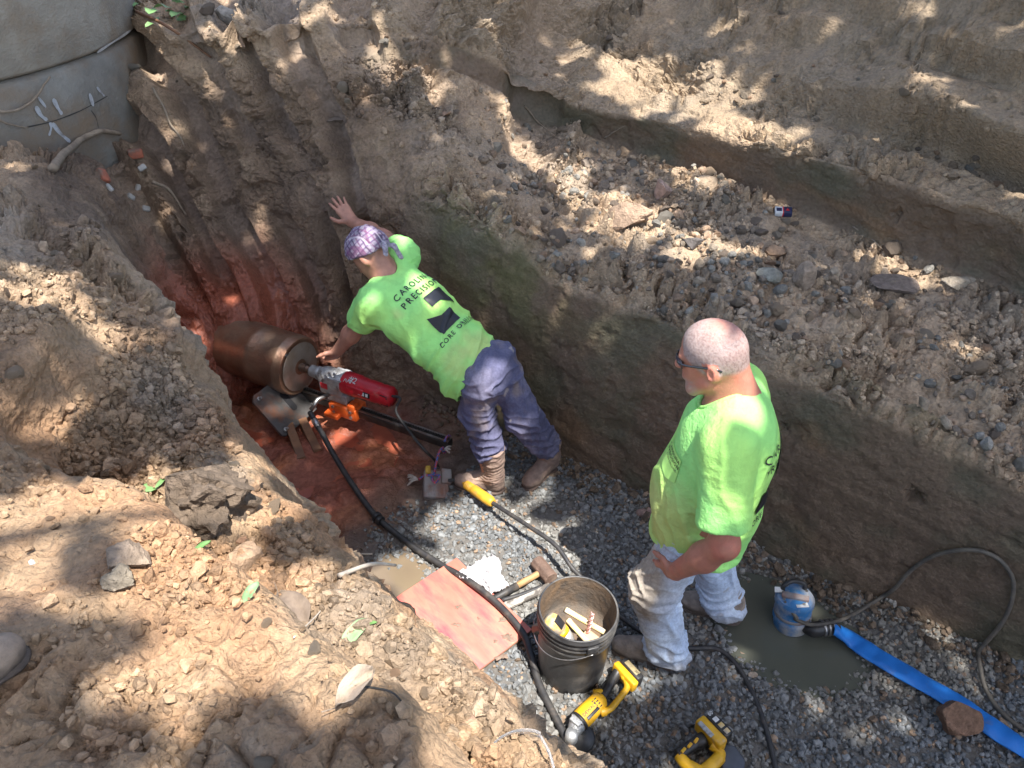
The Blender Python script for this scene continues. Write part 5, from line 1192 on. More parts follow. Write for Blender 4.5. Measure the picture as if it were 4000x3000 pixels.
# ------------------------------------------------------------------ red board
q1, q2 = FZ(1790, 2188, .03), FZ(2086, 2470, .03); wv = A([-.31, -.245, 0]); wv = wv / np.linalg.norm(wv); bl = np.linalg.norm(q2 - q1); BW = .55
BDM = frame((q1 + q2) / 2 + wv * BW / 2, q2 - q1, z=(0, 0, 1))
m_board = mat('red_stained_plywood', (.56, .135, .10), .5, (.66, .27, .18), 3.2, 6, bump=.15, bscale=40, dirt=(.50, .075, .09), dscale=4, dthr=(.46, .66), stretch=(.6, 2.2, 1))
m_ply = mat('plywood_edge', (.42, .24, .14), .8, (.25, .13, .08), 60, 2, stretch=(1, 1, 9))
brd = root_at('plywood_board', BDM, 'red-stained plywood board lying on the gravel, splashed with mud', 'board')
MB().box((0, 0, .004), (bl, BW, .006), BDM, bevel=.0015).build('face_veneer', m_board, brd)
for k in range(2): MB().box((0, 0, -.0025 - .006 * k), (bl - .003 * k, BW - .003 * k, .0055), BDM).build('ply', m_ply, brd)
m_mud = mat('grey_mud', (.24, .165, .12), .6, (.17, .12, .085), 40, bump=.6, bscale=60)
wy = 1 if (BDM.to_3x3() @ Vector((0, 1, 0))).dot(Vector(wv)) > 0 else -1
for k, (px, py, r_) in enumerate(((1790, 2370, .016), (1975, 2420, .018), (1985, 2490, .014), (1935, 2505, .010), (1960, 2565, .017), (1785, 2440, .009), (1870, 2415, .008))):
    c_ = Z(px, py, float((BDM.translation)[2]) + .008); V_ = []; kk = 40
    for h_, s_ in ((.0, 1.0), (.0035, .8), (.005, .35)):
        for j in range(kk): a = 2 * math.pi * j / kk; w = r_ * s_ * (.8 + .4 * (k % 3)) * (1 + .35 * math.sin(2 * a + k * 1.7) + .25 * math.sin(3 * a + 2.3 * k) + .18 * math.sin(7 * a + k) + .1 * math.sin(11 * a + 5 * k)); V_.append(c_ + A([w * math.cos(a) * 1.2, w * math.sin(a) * .8, h_]))
    F_ = [[i * kk + j, i * kk + (j + 1) % kk, (i + 1) * kk + (j + 1) % kk, (i + 1) * kk + j] for i in range(2) for j in range(kk)] + [[2 * kk + j for j in range(kk)]]
    MB().add(V_, F_, smooth=True).build('mud_splat', m_mud, brd)
# ------------------------------------------------------------------ white rag
rcx = FZ(1905, 2270, .02); gx, gy = np.meshgrid(np.linspace(-1, 1, 44), np.linspace(-1, 1, 44), indexing='ij'); uvw = np.stack([gx.ravel(), gy.ravel(), gx.ravel() * 0], 1)
cr_ = uvw.copy(); wn_ = np.stack([fbm(uvw * 1.1 + 3 + 9 * k, 3) for k in range(3)], 1)
RV = np.zeros_like(uvw); RV[:, 0] = uvw[:, 0] * (.085 + .03 * uvw[:, 1]) + .05 * wn_[:, 0]; RV[:, 1] = uvw[:, 1] * .105 + .06 * wn_[:, 1]; RV[:, 2] = .03 + .028 * (1 - 3.2 * np.abs(fbm(uvw * 1.9 + 30, 3))) + .012 * (1 - np.abs(fbm(uvw * 4 + 50, 2)) * 4)
RV[:, 2] = np.maximum(RV[:, 2], .004) * (1.2 - .55 * np.maximum(np.abs(uvw[:, 0]), np.abs(uvw[:, 1]))) + .006; RV = RV @ A([[.8, .6, 0], [-.6, .8, 0], [0, 0, 1]]) + rcx
ii = np.arange(44 * 44).reshape(44, 44); RF = np.stack([ii[:-1, :-1], ii[1:, :-1], ii[1:, 1:], ii[:-1, 1:]], -1).reshape(-1, 4)
rag = add_obj('rag', np_mesh('rag', RV, RF, True), mat('white_cotton', (.58, .56, .57), .95, (.44, .42, .42), 9, bump=.3, bscale=120, dirt=(.5, .33, .3), dscale=5, dthr=(.66, .8)), label='crumpled white rag on the gravel beside the red board', cat='rag'); own(rag, at(rcx))
sm_ = rag.modifiers.new('thickness', 'SOLIDIFY'); sm_.thickness = .002
# ------------------------------------------------------------------ sledgehammer
hh, he = FZ(2118, 2232, .05), FZ(1932, 2338, .03); hd = hh - he; HM = frame(hh, hd, z=(0, 0, 1))
sl_, _ = tool_root('sledgehammer', he, hd, 'short sledgehammer with rusty head and taped handle lying by the bucket', 'hammer')
m_rust = mat('rusty_iron', (.20, .125, .09), .75, (.12, .075, .055), 12, 5, bump=.7, bscale=60, dirt=(.30, .22, .16), dscale=9, dthr=(.55, .75))
oct_ = [(math.cos(a) * .04, math.sin(a) * .04) for a in np.linspace(R(22.5), R(382.5), 8, endpoint=False)]
sharp(MB().prism(oct_, .135, HM @ Matrix.Translation((.01, 0, 0)) @ Matrix.Rotation(R(90), 4, 'X'), bevel=.006).build('head', m_rust, sl_))
m_ash = mat('ash_handle', (.50, .30, .13), .7, (.38, .20, .08), 14, 5, stretch=(1, 5, 5), dirt=(.2, .15, .1), dscale=16, dthr=(.5, .65))
MB().tube([he + hd * .45, he + hd * .6, hh, hh + hd * .06], [.0165, .017, .016, .015], 12).build('handle', m_ash, sl_)
MB().tube([he - hd * .02, he, he + hd * .2, he + hd * .47], [.014, .018, .0185, .0185], 12).build('grip_tape', m_black, sl_)
# ------------------------------------------------------------------ plaster-caked lath
la, lb_ = FZ(1955, 2375, .025), FZ(2150, 2290, .03); LM = frame((la + lb_) / 2, lb_ - la, z=(0, 0, 1)); ll = np.linalg.norm(lb_ - la)
m_lath = mat('plaster_caked_wood', (.42, .38, .33), .9, (.12, .105, .09), 14, 5, bump=.8, bscale=40, contrast=(.45, .55))
o = MB().prism([(-ll / 2, -.016), (-ll / 2 + .02, -.022), (ll / 2, -.02), (ll / 2, .02), (-ll / 2 + .03, .018)], .016, LM, bevel=.002).build('lath', m_lath, label='flat lath caked in pale mortar lying against the bucket', cat='wood'); own(o, LM)
o = MB().tube(spline([FZ(1960, 2345, .04), FZ(2050, 2318, .035), FZ(2120, 2290, .03)], 6), .011, 8).build('pry_bar', m_black, label='dark iron bar between the hammer and the lath', cat='bar'); own(o, at(FZ(2050, 2318)))
# ------------------------------------------------------------------ yellow cordless grinder
def zp(x, y, h=.05): return FZ(1900 + x * .452, 2150 + y * .452, h)
g0, g1 = zp(800, 1480, .055), zp(985, 1290, .06); grd, GM = tool_root('cordless_grinder', g0, g1 - g0, 'yellow cordless grinder with grey gear head lying in front of the bucket', 'power tool')
gl = np.linalg.norm(g1 - g0); GZ = GM @ Matrix.Rotation(R(90), 4, 'Y'); m_lens = m_alu
gbod = MB().lathe([(0, -.004), (.041, -.004), (.043, .004), (.043, .05), (.040, gl * .75), (.037, gl), (.024, gl + .014), (.0, gl + .016)], 26, GZ).build('motor_body', m_tool, grd)
MB().lathe([(.0435, -.006), (.0455, -.004), (.0455, .006), (.0435, .008)], 26, GZ).build('seal_ring', m_blk2, grd)
gh = MB(); e0 = zp(735, 1605, .05); gh.tube([g0, g0 * .6 + e0 * .4, e0], [.040, .034, .022], 16); gh.tube([e0 + A([0, 0, .03]), e0 - A([0, 0, .035])], [.024, .03], 16); gh.box((-.02, .0, .03), (.03, .05, .02), GM, bevel=.004); gearh = gh.build('gear_head', m_alu, grd)
for y_ in (-.026, .026): MB().lathe([(0, 0), (.006, 0), (.006, .006), (0, .006)], 10, GM @ Matrix.Translation((-.012, y_, .032))).build('screw', m_bolt, gearh)
dcx = zp(815, 1620, .03); MB().lathe([(0, -.002), (.055, -.002), (.06, .0), (.055, .012), (0, .012)], 30, at(dcx) @ Matrix.Rotation(R(25), 4, 'X')).build('wheel_guard', m_blk2, grd)
gy_ = (zp(1040, 1400, .05) - zp(960, 1230, .05)); 
hb = MB(); hb.tube(spline([zp(930, 1245, .055), zp(990, 1232, .055), zp(1040, 1240, .055)], 4), [.02, .02, .019, .018, .017, .016, .014, .012, .01], 10)
hb.tube(spline([zp(985, 1400, .05), zp(1070, 1370, .055), zp(1150, 1275, .06), zp(1212, 1195, .065), zp(1208, 1130, .07), zp(1190, 1080, .075)], 6), [.020] * 4 + [.014] * 22 + [.019] * 5, 12); hb.build('handle_frame', m_tool, grd)
MB().tube(spline([zp(1000, 1270, .05), zp(1055, 1180, .055), zp(1110, 1090, .062), zp(1140, 1040, .07)], 5), .021, 12).build('grip', m_blk2, grd)
fa, fb = zp(1120, 985, .085), zp(1285, 1165, .085); BTM = frame((fa + fb) / 2, fb - fa, z=(.1, .15, 1)); bt_l = np.linalg.norm(fb - fa)
MB().box((0, 0, -.012), (bt_l + .01, .032, .055), BTM, bevel=.007).build('battery_foot', m_tool, grd)
sgn = 1 if (BTM.to_3x3() @ Vector((0, 1, 0))).dot(Vector(zp(1260, 1000) - zp(1180, 1080))) > 0 else -1
bat = MB().box((0, .034 * sgn, -.01), (bt_l - .005, .04, .068), BTM, bevel=.008).build('battery', m_blk2, grd)
MB().box((.0, .034 * sgn, .0252), (bt_l * .62, .026, .002), BTM, bevel=.0005).build('battery_label', mat('tan_label', (.42, .33, .16), .5, (.3, .25, .15), 80), bat)
tv = text_verts('20V', .016); MB().add(tv[0], tv[1], BTM @ Matrix.Translation((.03, .034 * sgn - .005, .0268))).build('label_lettering', m_lab, bat)
# body label and vents
nrm = V3(GM.to_3x3() @ Vector((0, -.35, 1))); nrm /= np.linalg.norm(nrm); tc_ = V3(GM @ Vector((gl * .40, 0, 0))) + nrm * .0425; TM = frame(tc_, g1 - g0, z=nrm)
tv = text_verts('DEWALT', .020, 1.0); MB().add(tv[0], tv[1], TM @ Matrix.Translation((0, -.002, .0012))).build('maker_lettering', m_lab, gbod)
MB().box((.0, -.016, -.002), (.07, .014, .004), TM, bevel=.001).build('label_strip', m_lab, gbod)
for r0 in (0, 1):
    for k in range(4): MB().box((.034 + .012 * k * 0 + .016 * r0, .018 - .012 * k, -.004 - .0022 * abs(k - 1.4) ** 1.5), (.012, .0045, .006), TM, bevel=.001).build('vent', m_lab, gbod)
# ------------------------------------------------------------------ second yellow tool at the bottom edge
def zq(x, y, h=.05): return FZ(2100 + x * .452, 2500 + y * .452, h)
k0, k1 = zq(1420, 700, .085), zq(1600, 890, .085); cs_, KM = tool_root('cordless_saw', k0, k1 - k0, 'yellow and black cordless saw lying on the gravel at the bottom edge', 'power tool')
kl = np.linalg.norm(k1 - k0); KC = frame((k0 + k1) / 2, k1 - k0, z=(0, 0, 1)); sg2 = 1 if (KC.to_3x3() @ Vector((0, 1, 0))).dot(Vector(zq(1560, 740) - zq(1460, 830))) > 0 else -1
MB().box((0, -.008 * sg2, -.01), (kl + .02, .05, .07), KC, bevel=.010).build('battery_foot', m_tool, cs_)
bt2 = MB().box((0, .036 * sg2, -.008), (kl, .045, .075), KC, bevel=.010).build('battery', m_blk2, cs_)
tv = text_verts('60', .022); MB().add(tv[0], tv[1], KC @ Matrix.Translation((-kl * .38, .036 * sg2, .0305)) @ Matrix.Rotation(R(90), 4, 'Z')).build('label_lettering', m_labw, bt2)
for k in range(3): MB().box((-.02 + .03 * k, .036 * sg2, .0302), (.02, .022, .002), KC, bevel=.0005).build('label_print', m_toold if k else m_labw, bt2)
MB().box((-.015, -.026 * sg2, .024), (.075, .022, .006), KC, bevel=.002).build('side_window', m_alu, cs_)
MB().tube(spline([zq(1440, 850, .06), zq(1350, 900, .058), zq(1270, 955, .055), zq(1210, 1000, .052)], 5), [.028] * 4 + [.023] * 8 + [.026] * 4, 14).build('grip', m_blk2, cs_)
for k in range(3): MB().box((0, 0, .0), (.026, .012, .010), frame(zq(1370 - 55 * k, 868 + 42 * k, .082), zq(1300, 950) - zq(1370, 868)), bevel=.003).build('grip_inlay', m_tool, cs_)
MB().tube(spline([zq(1225, 1000, .052), zq(1270, 1060, .055), zq(1340, 1110, .055), zq(1420, 1140, .055), zq(1500, 1085, .055), zq(1580, 1000, .058), zq(1560, 950, .06), zq(1500, 905, .065)], 6), [.024] * 10 + [.026] * 20 + [.02] * 13, 12).build('housing', m_tool, cs_)
pgb = [zq(1600, 905, .035), zq(1700, 930, .03), zq(1790, 1050, .03), zq(1780, 1180, .03), zq(1600, 1170, .03), zq(1560, 1030, .035)]
pc_ = np.mean(pgb, 0); o = MB().prism([tuple((p - pc_)[:2]) for p in pgb], .035, at(pc_), bevel=.006).build('blade_guard', mat('smoked_guard', (.07, .075, .09), .3, (.04, .042, .05), 12, dirt=(.3, .24, .12), dscale=14, dthr=(.62, .75)), cs_)
# ------------------------------------------------------------------ pump, lay-flat hose, pump cable
m_blue = mat('pump_blue', (.035, .19, .42), .45, (.03, .13, .30), 12, 5, dirt=(.42, .41, .39), dscale=6, dthr=(.42, .60), bump=.2, bscale=70)
m_lay = mat('layflat_blue', (.022, .21, .66), .42, (.018, .17, .56), 8, 4, dirt=(.22, .17, .11), dscale=3.5, dthr=(.62, .78), bump=.15, bscale=70)
pb_ = Z(3088, 2438, -.04); PMx = at(pb_) @ Matrix.Rotation(R(-6), 4, 'X') @ Matrix.Rotation(R(-4), 4, 'Y')
pump = root_at('submersible_pump', PMx, 'blue submersible pump standing in the grey-green sump water', 'pump')
PH = .215
sharp(MB().lathe([(0, 0), (.078, 0), (.082, .01), (.082, .05), (.088, .055), (.088, .07), (.084, .075), (.084, .15), (.089, .155), (.089, .175), (.080, .19), (.05, .198), (0, .2)], 36, PMx).build('casing', m_blue, pump))
MB().lathe([(.0835, .082), (.086, .085), (.086, .10), (.0835, .103)], 36, PMx).build('band', m_gbox, pump)
MB().tube(spline([PMx @ Vector(v) for v in ((-.05, .035, .19), (-.045, .035, .225), (0, .045, .24), (.05, .04, .225), (.055, .035, .19))], 5), .011, 10).build('lifting_handle', m_blk2, pump)
MB().box((.0, -.02, .205), (.12, .03, .018), PMx @ Matrix.Rotation(R(-20), 4, 'Z'), bevel=.004).build('bracket', m_gbox, pump)
MB().box((.012, -.055, .194), (.055, .04, .003), PMx, bevel=.001).build('label_plate', m_labw, pump)
for k in range(4):
    a = R(20 + 90 * k); MB().lathe([(0, 0), (.008, 0), (.008, .008), (0, .008)], 6, PMx @ Matrix.Translation((.062 * math.cos(a), .062 * math.sin(a), .19)), smooth=False).build('bolt', m_bolt, pump)
MB().prism([(-.02, -.012), (.02, -.015), (.022, .01), (-.015, .014)], .006, PMx @ Matrix.Translation((-.07, .03, .205)) @ Matrix.Rotation(R(25), 4, 'X')).build('tag', m_labw, pump)
o0, o1_, o2 = V3(PMx @ Vector((.06, -.03, .03))), Z(3165, 2460, .03), Z(3272, 2446, .035)
MB().tube(spline([o0, o1_, (o1_ + o2) / 2, o2], 5), [.03] * 6 + [.035] * 10, 16).build('outlet_elbow', m_blk2, pump)
for k in range(3): cc_ = o1_ + (o2 - o1_) * (.45 + .17 * k); MB().lathe([(.035, -.006), (.04, -.005), (.04, .005), (.035, .006)], 20, frame(cc_, o2 - o1_) @ Matrix.Rotation(R(90), 4, 'Y')).build('hose_clamp', m_bolt, pump)
lp = spline([Z(3255, 2450, .045), FZ(3330, 2500, .045), FZ(3420, 2562, .04), FZ(3560, 2640, .035), FZ(3720, 2735, .035), FZ(3860, 2830, .035), FZ(3990, 2915, .035), FZ(4150, 3020, .035)], 10); LV = []; nk = 14
for i, p in enumerate(lp):
    t_ = lp[min(i + 1, len(lp) - 1)] - lp[max(i - 1, 0)]; t_ /= np.linalg.norm(t_); sd_ = np.cross(t_, (0, 0, 1)); sd_ /= np.linalg.norm(sd_); s_ = i / len(lp)
    hw_ = .040 + .012 * sstep(0, .15, s_) + .002 * math.sin(i * .5); th_ = .026 - .016 * sstep(0, .25, s_) + .004 * math.sin(i * .9); tl = .10 * math.sin(i * .22) * .5 + .06
    for j in range(nk):
        a = 2 * math.pi * j / nk; x_ = math.copysign(abs(math.cos(a)) ** .8, math.cos(a)) * hw_; z_ = math.sin(a) * th_ + .003 * math.sin(3 * x_ / hw_ + i * .25)
        LV.append(p + sd_ * x_ + A([0, 0, z_ + x_ * tl]))
LF = [[i * nk + j, i * nk + (j + 1) % nk, (i + 1) * nk + (j + 1) % nk, (i + 1) * nk + j] for i in range(len(lp) - 1) for j in range(nk)] + [list(range(nk))]
lay = MB().add(LV, LF, smooth=True).build('layflat_hose', m_lay, label='bright blue lay-flat hose leading from the pump to the right', cat='hose'); own(lay, at(lp[20]))
def wallp(px, py, off=.02):
    p, n_ = hit(px, py)
    if p is None: return FZ(px, py, off)
    n_ = V3(n_); n_ = n_ if n_ @ ray(px, py) < 0 else -n_; p = V3(p) + n_ * off; f_ = FZ(px, py, off)
    return p if np.dot(p - CO, CF) < np.dot(f_ - CO, CF) else f_
pcb = [PMx @ Vector((-.06, -.03, .19)), PMx @ Vector((-.02, -.092, .15)), Z(3110, 2420, .09), Z(3170, 2440, .075), Z(3260, 2428, .08), FZ(3330, 2400, .07), wallp(3440, 2335), wallp(3500, 2290), wallp(3560, 2220), wallp(3640, 2165), wallp(3740, 2138), wallp(3840, 2140), wallp(3920, 2185), wallp(3962, 2260), wallp(3950, 2350), wallp(3910, 2430), wallp(3850, 2505), wallp(3822, 2550), FZ(3828, 2600, .03), FZ(3850, 2690, .02), FZ(3910, 2780, .02), FZ(4010, 2860, .02), FZ(4150, 2960, .02)]
m_pc = mat('muddy_cable', (.07, .062, .053), .7, (.17, .145, .11), 14, 4)
cable('pump_cable', pcb, .0095, m_pc, 'muddy pump cable looping up the far wall by the blue hose', 'cable', 8, 8)
# ================================================================== ROCKS
def rock_obj(name, sh, p, size, c, label, group=None, squash=None, sub=None):
    V, Fs = sh; V = V @ np.array(Matrix.Rotation(random.uniform(0, 6.28), 3, 'Z')).T
    me = np_mesh(name, V * size + V3(p) * 0, Fs, False, np.repeat(np.clip(A(c), .02, .8)[None], len(V), 0)); o = add_obj(name, me, m_clod, label=label, cat='rock', group=group); o.location = Vector(V3(p)); return o
def soil_hit(px, py, up=0.0):
    p, n_ = hit(px, py)
    return None if p is None else V3(p) + A([0, 0, up])
def surf_hit(px, py, up=0.0):
    a_ = soil_hit(px, py, up); b_ = on_base(px, py, up)
    if b_ is None or b_[2] > 1.9: return a_
    return b_ if a_ is None or np.dot(b_ - CO, CF) < np.dot(a_ - CO, CF) else a_
def named_rock(px, py, wpx, label, c, seed, sub=3, squash=(1, .8, .6), cuts=9, jag=.35, floor=False, sink=.3, name='rock'):
    p = FZ(px, py, 0) if floor else soil_hit(px, py); dep = np.dot(p - CO, CF); r_ = wpx / FPX * dep / 2
    V, Fs = stone_shape(sub, seed, cuts, jag, squash); V = V * (1 + (.10 if sub > 3 else .05) * fbm(V * 4 + seed, 4))[:, None]; V *= r_ / np.abs(V[:, 0]).max()
    cc_ = np.repeat(A(c)[None], len(V), 0) * (1 + .35 * fbm(V / r_ * 2.5 + seed, 3))[:, None]
    o = add_obj(name, np_mesh(name, V, Fs, False, np.clip(cc_, .02, .8)), m_clod, label=label, cat='rock'); o.location = Vector(p) + Vector((0, 0, float(-V[:, 2].min()) * (1 - sink))); return o
named_rock(800, 2010, 420, 'large dark brown boulder on the near shelf', (.17, .13, .095), 501, 5, (1, .78, .8), 4, 1.0, sink=.42, name='boulder')
named_rock(3490, 1120, 190, 'flat dark slab of rock lying among rubble on the far ledge', (.25, .20, .165), 502, 3, (1, .8, .22), 6, .15, name='rock_slab', sink=.2)
named_rock(3725, 2835, 170, 'squared brown rock resting against the blue hose', (.27, .165, .11), 503, 3, (1, .9, .8), 6, .15, floor=True, sink=.15)
named_rock(3055, 2475, 55, 'small reddish stone at the foot of the blue pump', (.32, .17, .12), 504, 2, floor=True)
named_rock(2940, 2640, 40, 'pale oval pebble beside the extension cord', (.50, .40, .30), 505, 3, (1, .7, .5), 2, .1, floor=True)
named_rock(2520, 2010, 75, 'pinkish stone at the wall foot behind the standing man', (.40, .27, .22), 506, 3, floor=True)
named_rock(2450, 880, 190, 'biggest sunlit tan clod heaped at the centre of the far ledge', (.42, .30, .21), 507, 4, (1, .85, .7), 9, .8)
named_rock(2760, 740, 120, 'broad flat-topped tan clod at the back of the far ledge', (.38, .29, .2), 508, 3, (1, .8, .6))
named_rock(2585, 775, 75, 'pinkish angular stone on top of the ledge heap', (.45, .32, .26), 509, 3, (.7, .8, 1))
named_rock(3020, 1000, 95, 'rough orange-tan clod below the cigarette packet', (.44, .29, .18), 510, 3)
named_rock(3000, 1090, 100, 'grey-green angular stone in the middle of the far ledge rubble', (.29, .28, .23), 511, 3)
named_rock(3130, 1130, 80, 'tan block of rock leaning right of the grey-green stone', (.37, .29, .22), 512, 3, (.8, .8, 1))
named_rock(2700, 960, 100, 'dark grey lump of clay left of the orange-tan clod', (.14, .125, .115), 513, 3)
named_rock(3740, 1120, 130, 'pale sunlit slab right of the dark slab on the far ledge', (.45, .38, .29), 514, 3, (1, .8, .35))
named_rock(475, 2290, 150, 'grey clay clod with flat face on the near bank', (.27, .23, .175), 515, 4, (1, .8, .6), 5, .8)
named_rock(510, 2200, 190, 'wide grey-tan clod on the near bank above the grey clod', (.35, .27, .20), 516, 4, (1, .7, .5), 5, .4)
named_rock(950, 2130, 60, 'orange stone just below the dark boulder', (.46, .28, .18), 517, 3)
named_rock(955, 2220, 150, 'rounded orange-tan clod between boulder and dead leaf', (.42, .29, .19), 518, 3, (1, .8, .6), 5, .45)
named_rock(125, 2200, 36, 'small white pebble on the near bank', (.62, .6, .57), 519, 2)
named_rock(1840, 2835, 75, 'half-red angular stone near the trench edge at the bottom', (.45, .30, .21), 520, 3, (1, .75, .6))
named_rock(1765, 2870, 85, 'tan rounded clod left of the half-red stone', (.36, .27, .18), 521, 3, (1, .9, .8), 4, .4)
named_rock(1710, 2560, 90, 'tan clod on the crumbling edge above the red board', (.42, .30, .19), 522, 3, (1, .9, .8), 4, .4)
named_rock(890, 85, 105, 'pale cement lump in the leaves near the concrete ring', (.48, .45, .40), 523, 3, (1, .7, .6))
named_rock(2000, 215, 45, 'tan stone high on the sunlit shoulder', (.38, .30, .22), 524, 2)
# rubble one can count: ledge, near bank, shoulder
r7 = np.random.default_rng(70)
def rubble(n_, sel, wts, label, group, smin, smax, gname):
    ix = r7.choice(sel, n_, p=wts / wts.sum(), replace=False)
    pool = [np_mesh(gname, V, Fs, False, np.ones((len(V), 3))) for V, Fs in (SH80[:5] + CLOD[:4])]
    return ix, pool
def scatter_objs(n_, sel, wts, label, group, lo_, hi_, name):
    ix = r7.choice(sel, n_, p=wts / wts.sum(), replace=False); tones = [c3(.40, .30, .205), c3(.33, .27, .20), c3(.28, .255, .21), c3(.44, .29, .185), c3(.24, .19, .145)]; cache = {}
    for i in ix:
        k = r7.integers(0, 9); t = r7.integers(0, 5) if 'near' not in group else (0, 1, 3, 3, 0)[r7.integers(0, 5)]
        if (k, t) not in cache:
            V, Fs = (SH80[:5] + CLOD[:4])[k]; me = np_mesh(name, V, Fs, False, np.repeat(tones[t][None], len(V), 0)); me.materials.append(m_clod); cache[k, t] = me
        o = bpy.data.objects.new(name, cache[k, t]); col.objects.link(o); sz = float(np.clip(r7.lognormal(math.log(lo_), .4), lo_ * .7, hi_))
        o.scale = (sz * r7.uniform(.8, 1.2), sz * r7.uniform(.8, 1.2), sz * r7.uniform(.7, 1.0)); o.rotation_euler = (r7.uniform(-.6, .6), r7.uniform(-.6, .6), r7.uniform(0, 6.28)); o.location = Vector(P2[i] + A([0, 0, sz * .25]))
        pp = P2[i]; lm = min(LANDMARKS, key=lambda q_: np.linalg.norm(q_[0] - pp)); szn = 'small' if sz < lo_ * .95 else ('large' if sz > lo_ * 1.5 else 'middling'); tnm = ('tan', 'brownish', 'grey', 'orange-tan', 'dark brown')[t]
        o['label'] = f"{szn} {tnm} {'angular stone' if k < 5 else 'rounded clod'} {label} {lm[1]}"; o['category'] = 'rock'; o['group'] = group
fl = flat * visible
LANDMARKS = [(soil_hit(x, y), t) for x, y, t in ((3060, 838, 'by the cigarette packet'), (3490, 1120, 'near the flat dark slab'), (2450, 880, 'round the biggest sunlit clod'), (2150, 1050, 'above the bending man'), (2800, 1220, 'above the standing man'), (3850, 1750, 'at the right picture edge'), (2000, 500, 'under the upper cut'), (800, 2010, 'round the dark boulder'), (1150, 2400, 'near the brown dead leaf'), (1395, 2715, 'near the bleached leaf'), (500, 2250, 'round the grey clay clods'), (80, 2550, 'near the boot'), (300, 1250, 'on the pile left of the drill'), (900, 2850, 'at the bottom edge'), (1900, 2800, 'near the safety glasses'), (1300, 300, 'above the raised hand'), (700, 150, 'near the ivy'), (3700, 300, 'in the top right corner'), (2900, 300, 'above the cigarette packet'), (2300, 200, 'at the top middle'), (3300, 700, 'over the upper cut'))]
heap = np.exp(-((U - 17.1) / .7) ** 2) * .8 + .45
s1 = np.where((U > 15.4) & (U < 19.6) & (Vv > 3.1) & (Vv < 5.0) & (fl > .3))[0]; scatter_objs(165, s1, heap[s1] * (.2 + sstep(-.1, .3, n2[s1])), 'on the far ledge', 'rubble on the far ledge', .028, .07, 'clay_clod')
s2 = np.where((U > 2.2) & (U < 8.0) & (Vv > 3.1) & (Vv < 9.0) & (fl > .4) & (np.linalg.norm(P2[:, :2], axis=1) > .6))[0]; scatter_objs(60, s2, (.2 + sstep(-.1, .3, n2[s2])), 'on the near bank', 'clods on the near bank', .02, .05, 'clay_clod')
s3 = np.where((U > 10.5) & (U < 16.5) & (Vv > 4) & (Vv < 7.6) & (fl > .2))[0]; scatter_objs(35, s3, (.2 + sstep(-.1, .3, n2[s3])), 'on the clay shoulder', 'clods on the shoulder', .025, .06, 'clay_clod')
s4 = np.where((U > 16.5) & (U < 19.8) & (Vv > 6.4) & (Vv < 8.4) & (fl > .15))[0]; scatter_objs(40, s4, (.2 + sstep(-.1, .3, n2[s4])), 'in the far upper slope', 'stones in the far slope', .022, .055, 'clay_clod')
# ================================================================== SMALL THINGS
# exposed bricks in the manhole face
for k, (px, py, c_, lab) in enumerate(((530, 600, m_brick, 'bare red brick showing in the clay below the manhole base'), (555, 655, m_pale, 'pale mortar lump just under the bare red brick'), (400, 690, m_brick, 'muddy red brick half buried left of the bare brick'), (425, 735, m_pale, 'pale mortar lump beside the half-buried brick'), (540, 735, m_pale, 'pale mortar patch below the bare red brick'), (510, 770, m_pale, 'grey mortar lump lowest but one in the manhole face'), (570, 815, m_pale, 'lowest grey mortar lump in the manhole face'))):
    p, n_ = hit(px, py); n_ = V3(n_); n_ = n_ if n_ @ ray(px, py) < 0 else -n_; M_ = frame(V3(p), np.cross(n_, (0, 0, 1)), z=n_)
    s_ = (.085, .055, .05) if c_ is m_brick else (.05, .035, .03); bb = MB().box((0, 0, 0), s_, M_ @ Matrix.Rotation(.4 * k, 4, 'Z') @ Matrix.Rotation(.2, 4, 'X'), bevel=.008).build('brick' if c_ is m_brick else 'mortar_lump', c_, label=lab, cat='brick' if c_ is m_brick else 'mortar'); own(bb, M_)
# cigarette packet
p, n_ = hit(3060, 838); p = V3(p); CM_ = frame(p + A([0, 0, .018]), (.98, -.18, .02), z=(-.1, -.25, .95))
ck = root_at('cigarette_packet', CM_, 'dark blue, red and white cigarette packet lying on the far ledge', 'packet')
m_navy = mat('navy_card', (.025, .03, .075), .35); m_rcard = mat('red_card', (.6, .03, .03), .35)
MB().box((.018, 0, 0), (.052, .056, .030), CM_, bevel=.0015).build('box_end', m_navy, ck); MB().box((-.030, 0, 0), (.044, .0555, .0298), CM_, bevel=.0015).build('lid', m_labw, ck)
MB().box((-.0065, 0, 0), (.006, .0566, .0304), CM_).build('stripe', m_rcard, ck); MB().prism([(-.012, -.01), (.012, -.01), (0, .012)], .0012, CM_ @ Matrix.Translation((.018, .003, .0156))).build('emblem', m_rcard, ck)
MB().box((-.03, .0, .0152), (.03, .03, .001), CM_).build('top_panel', m_navy, ck)
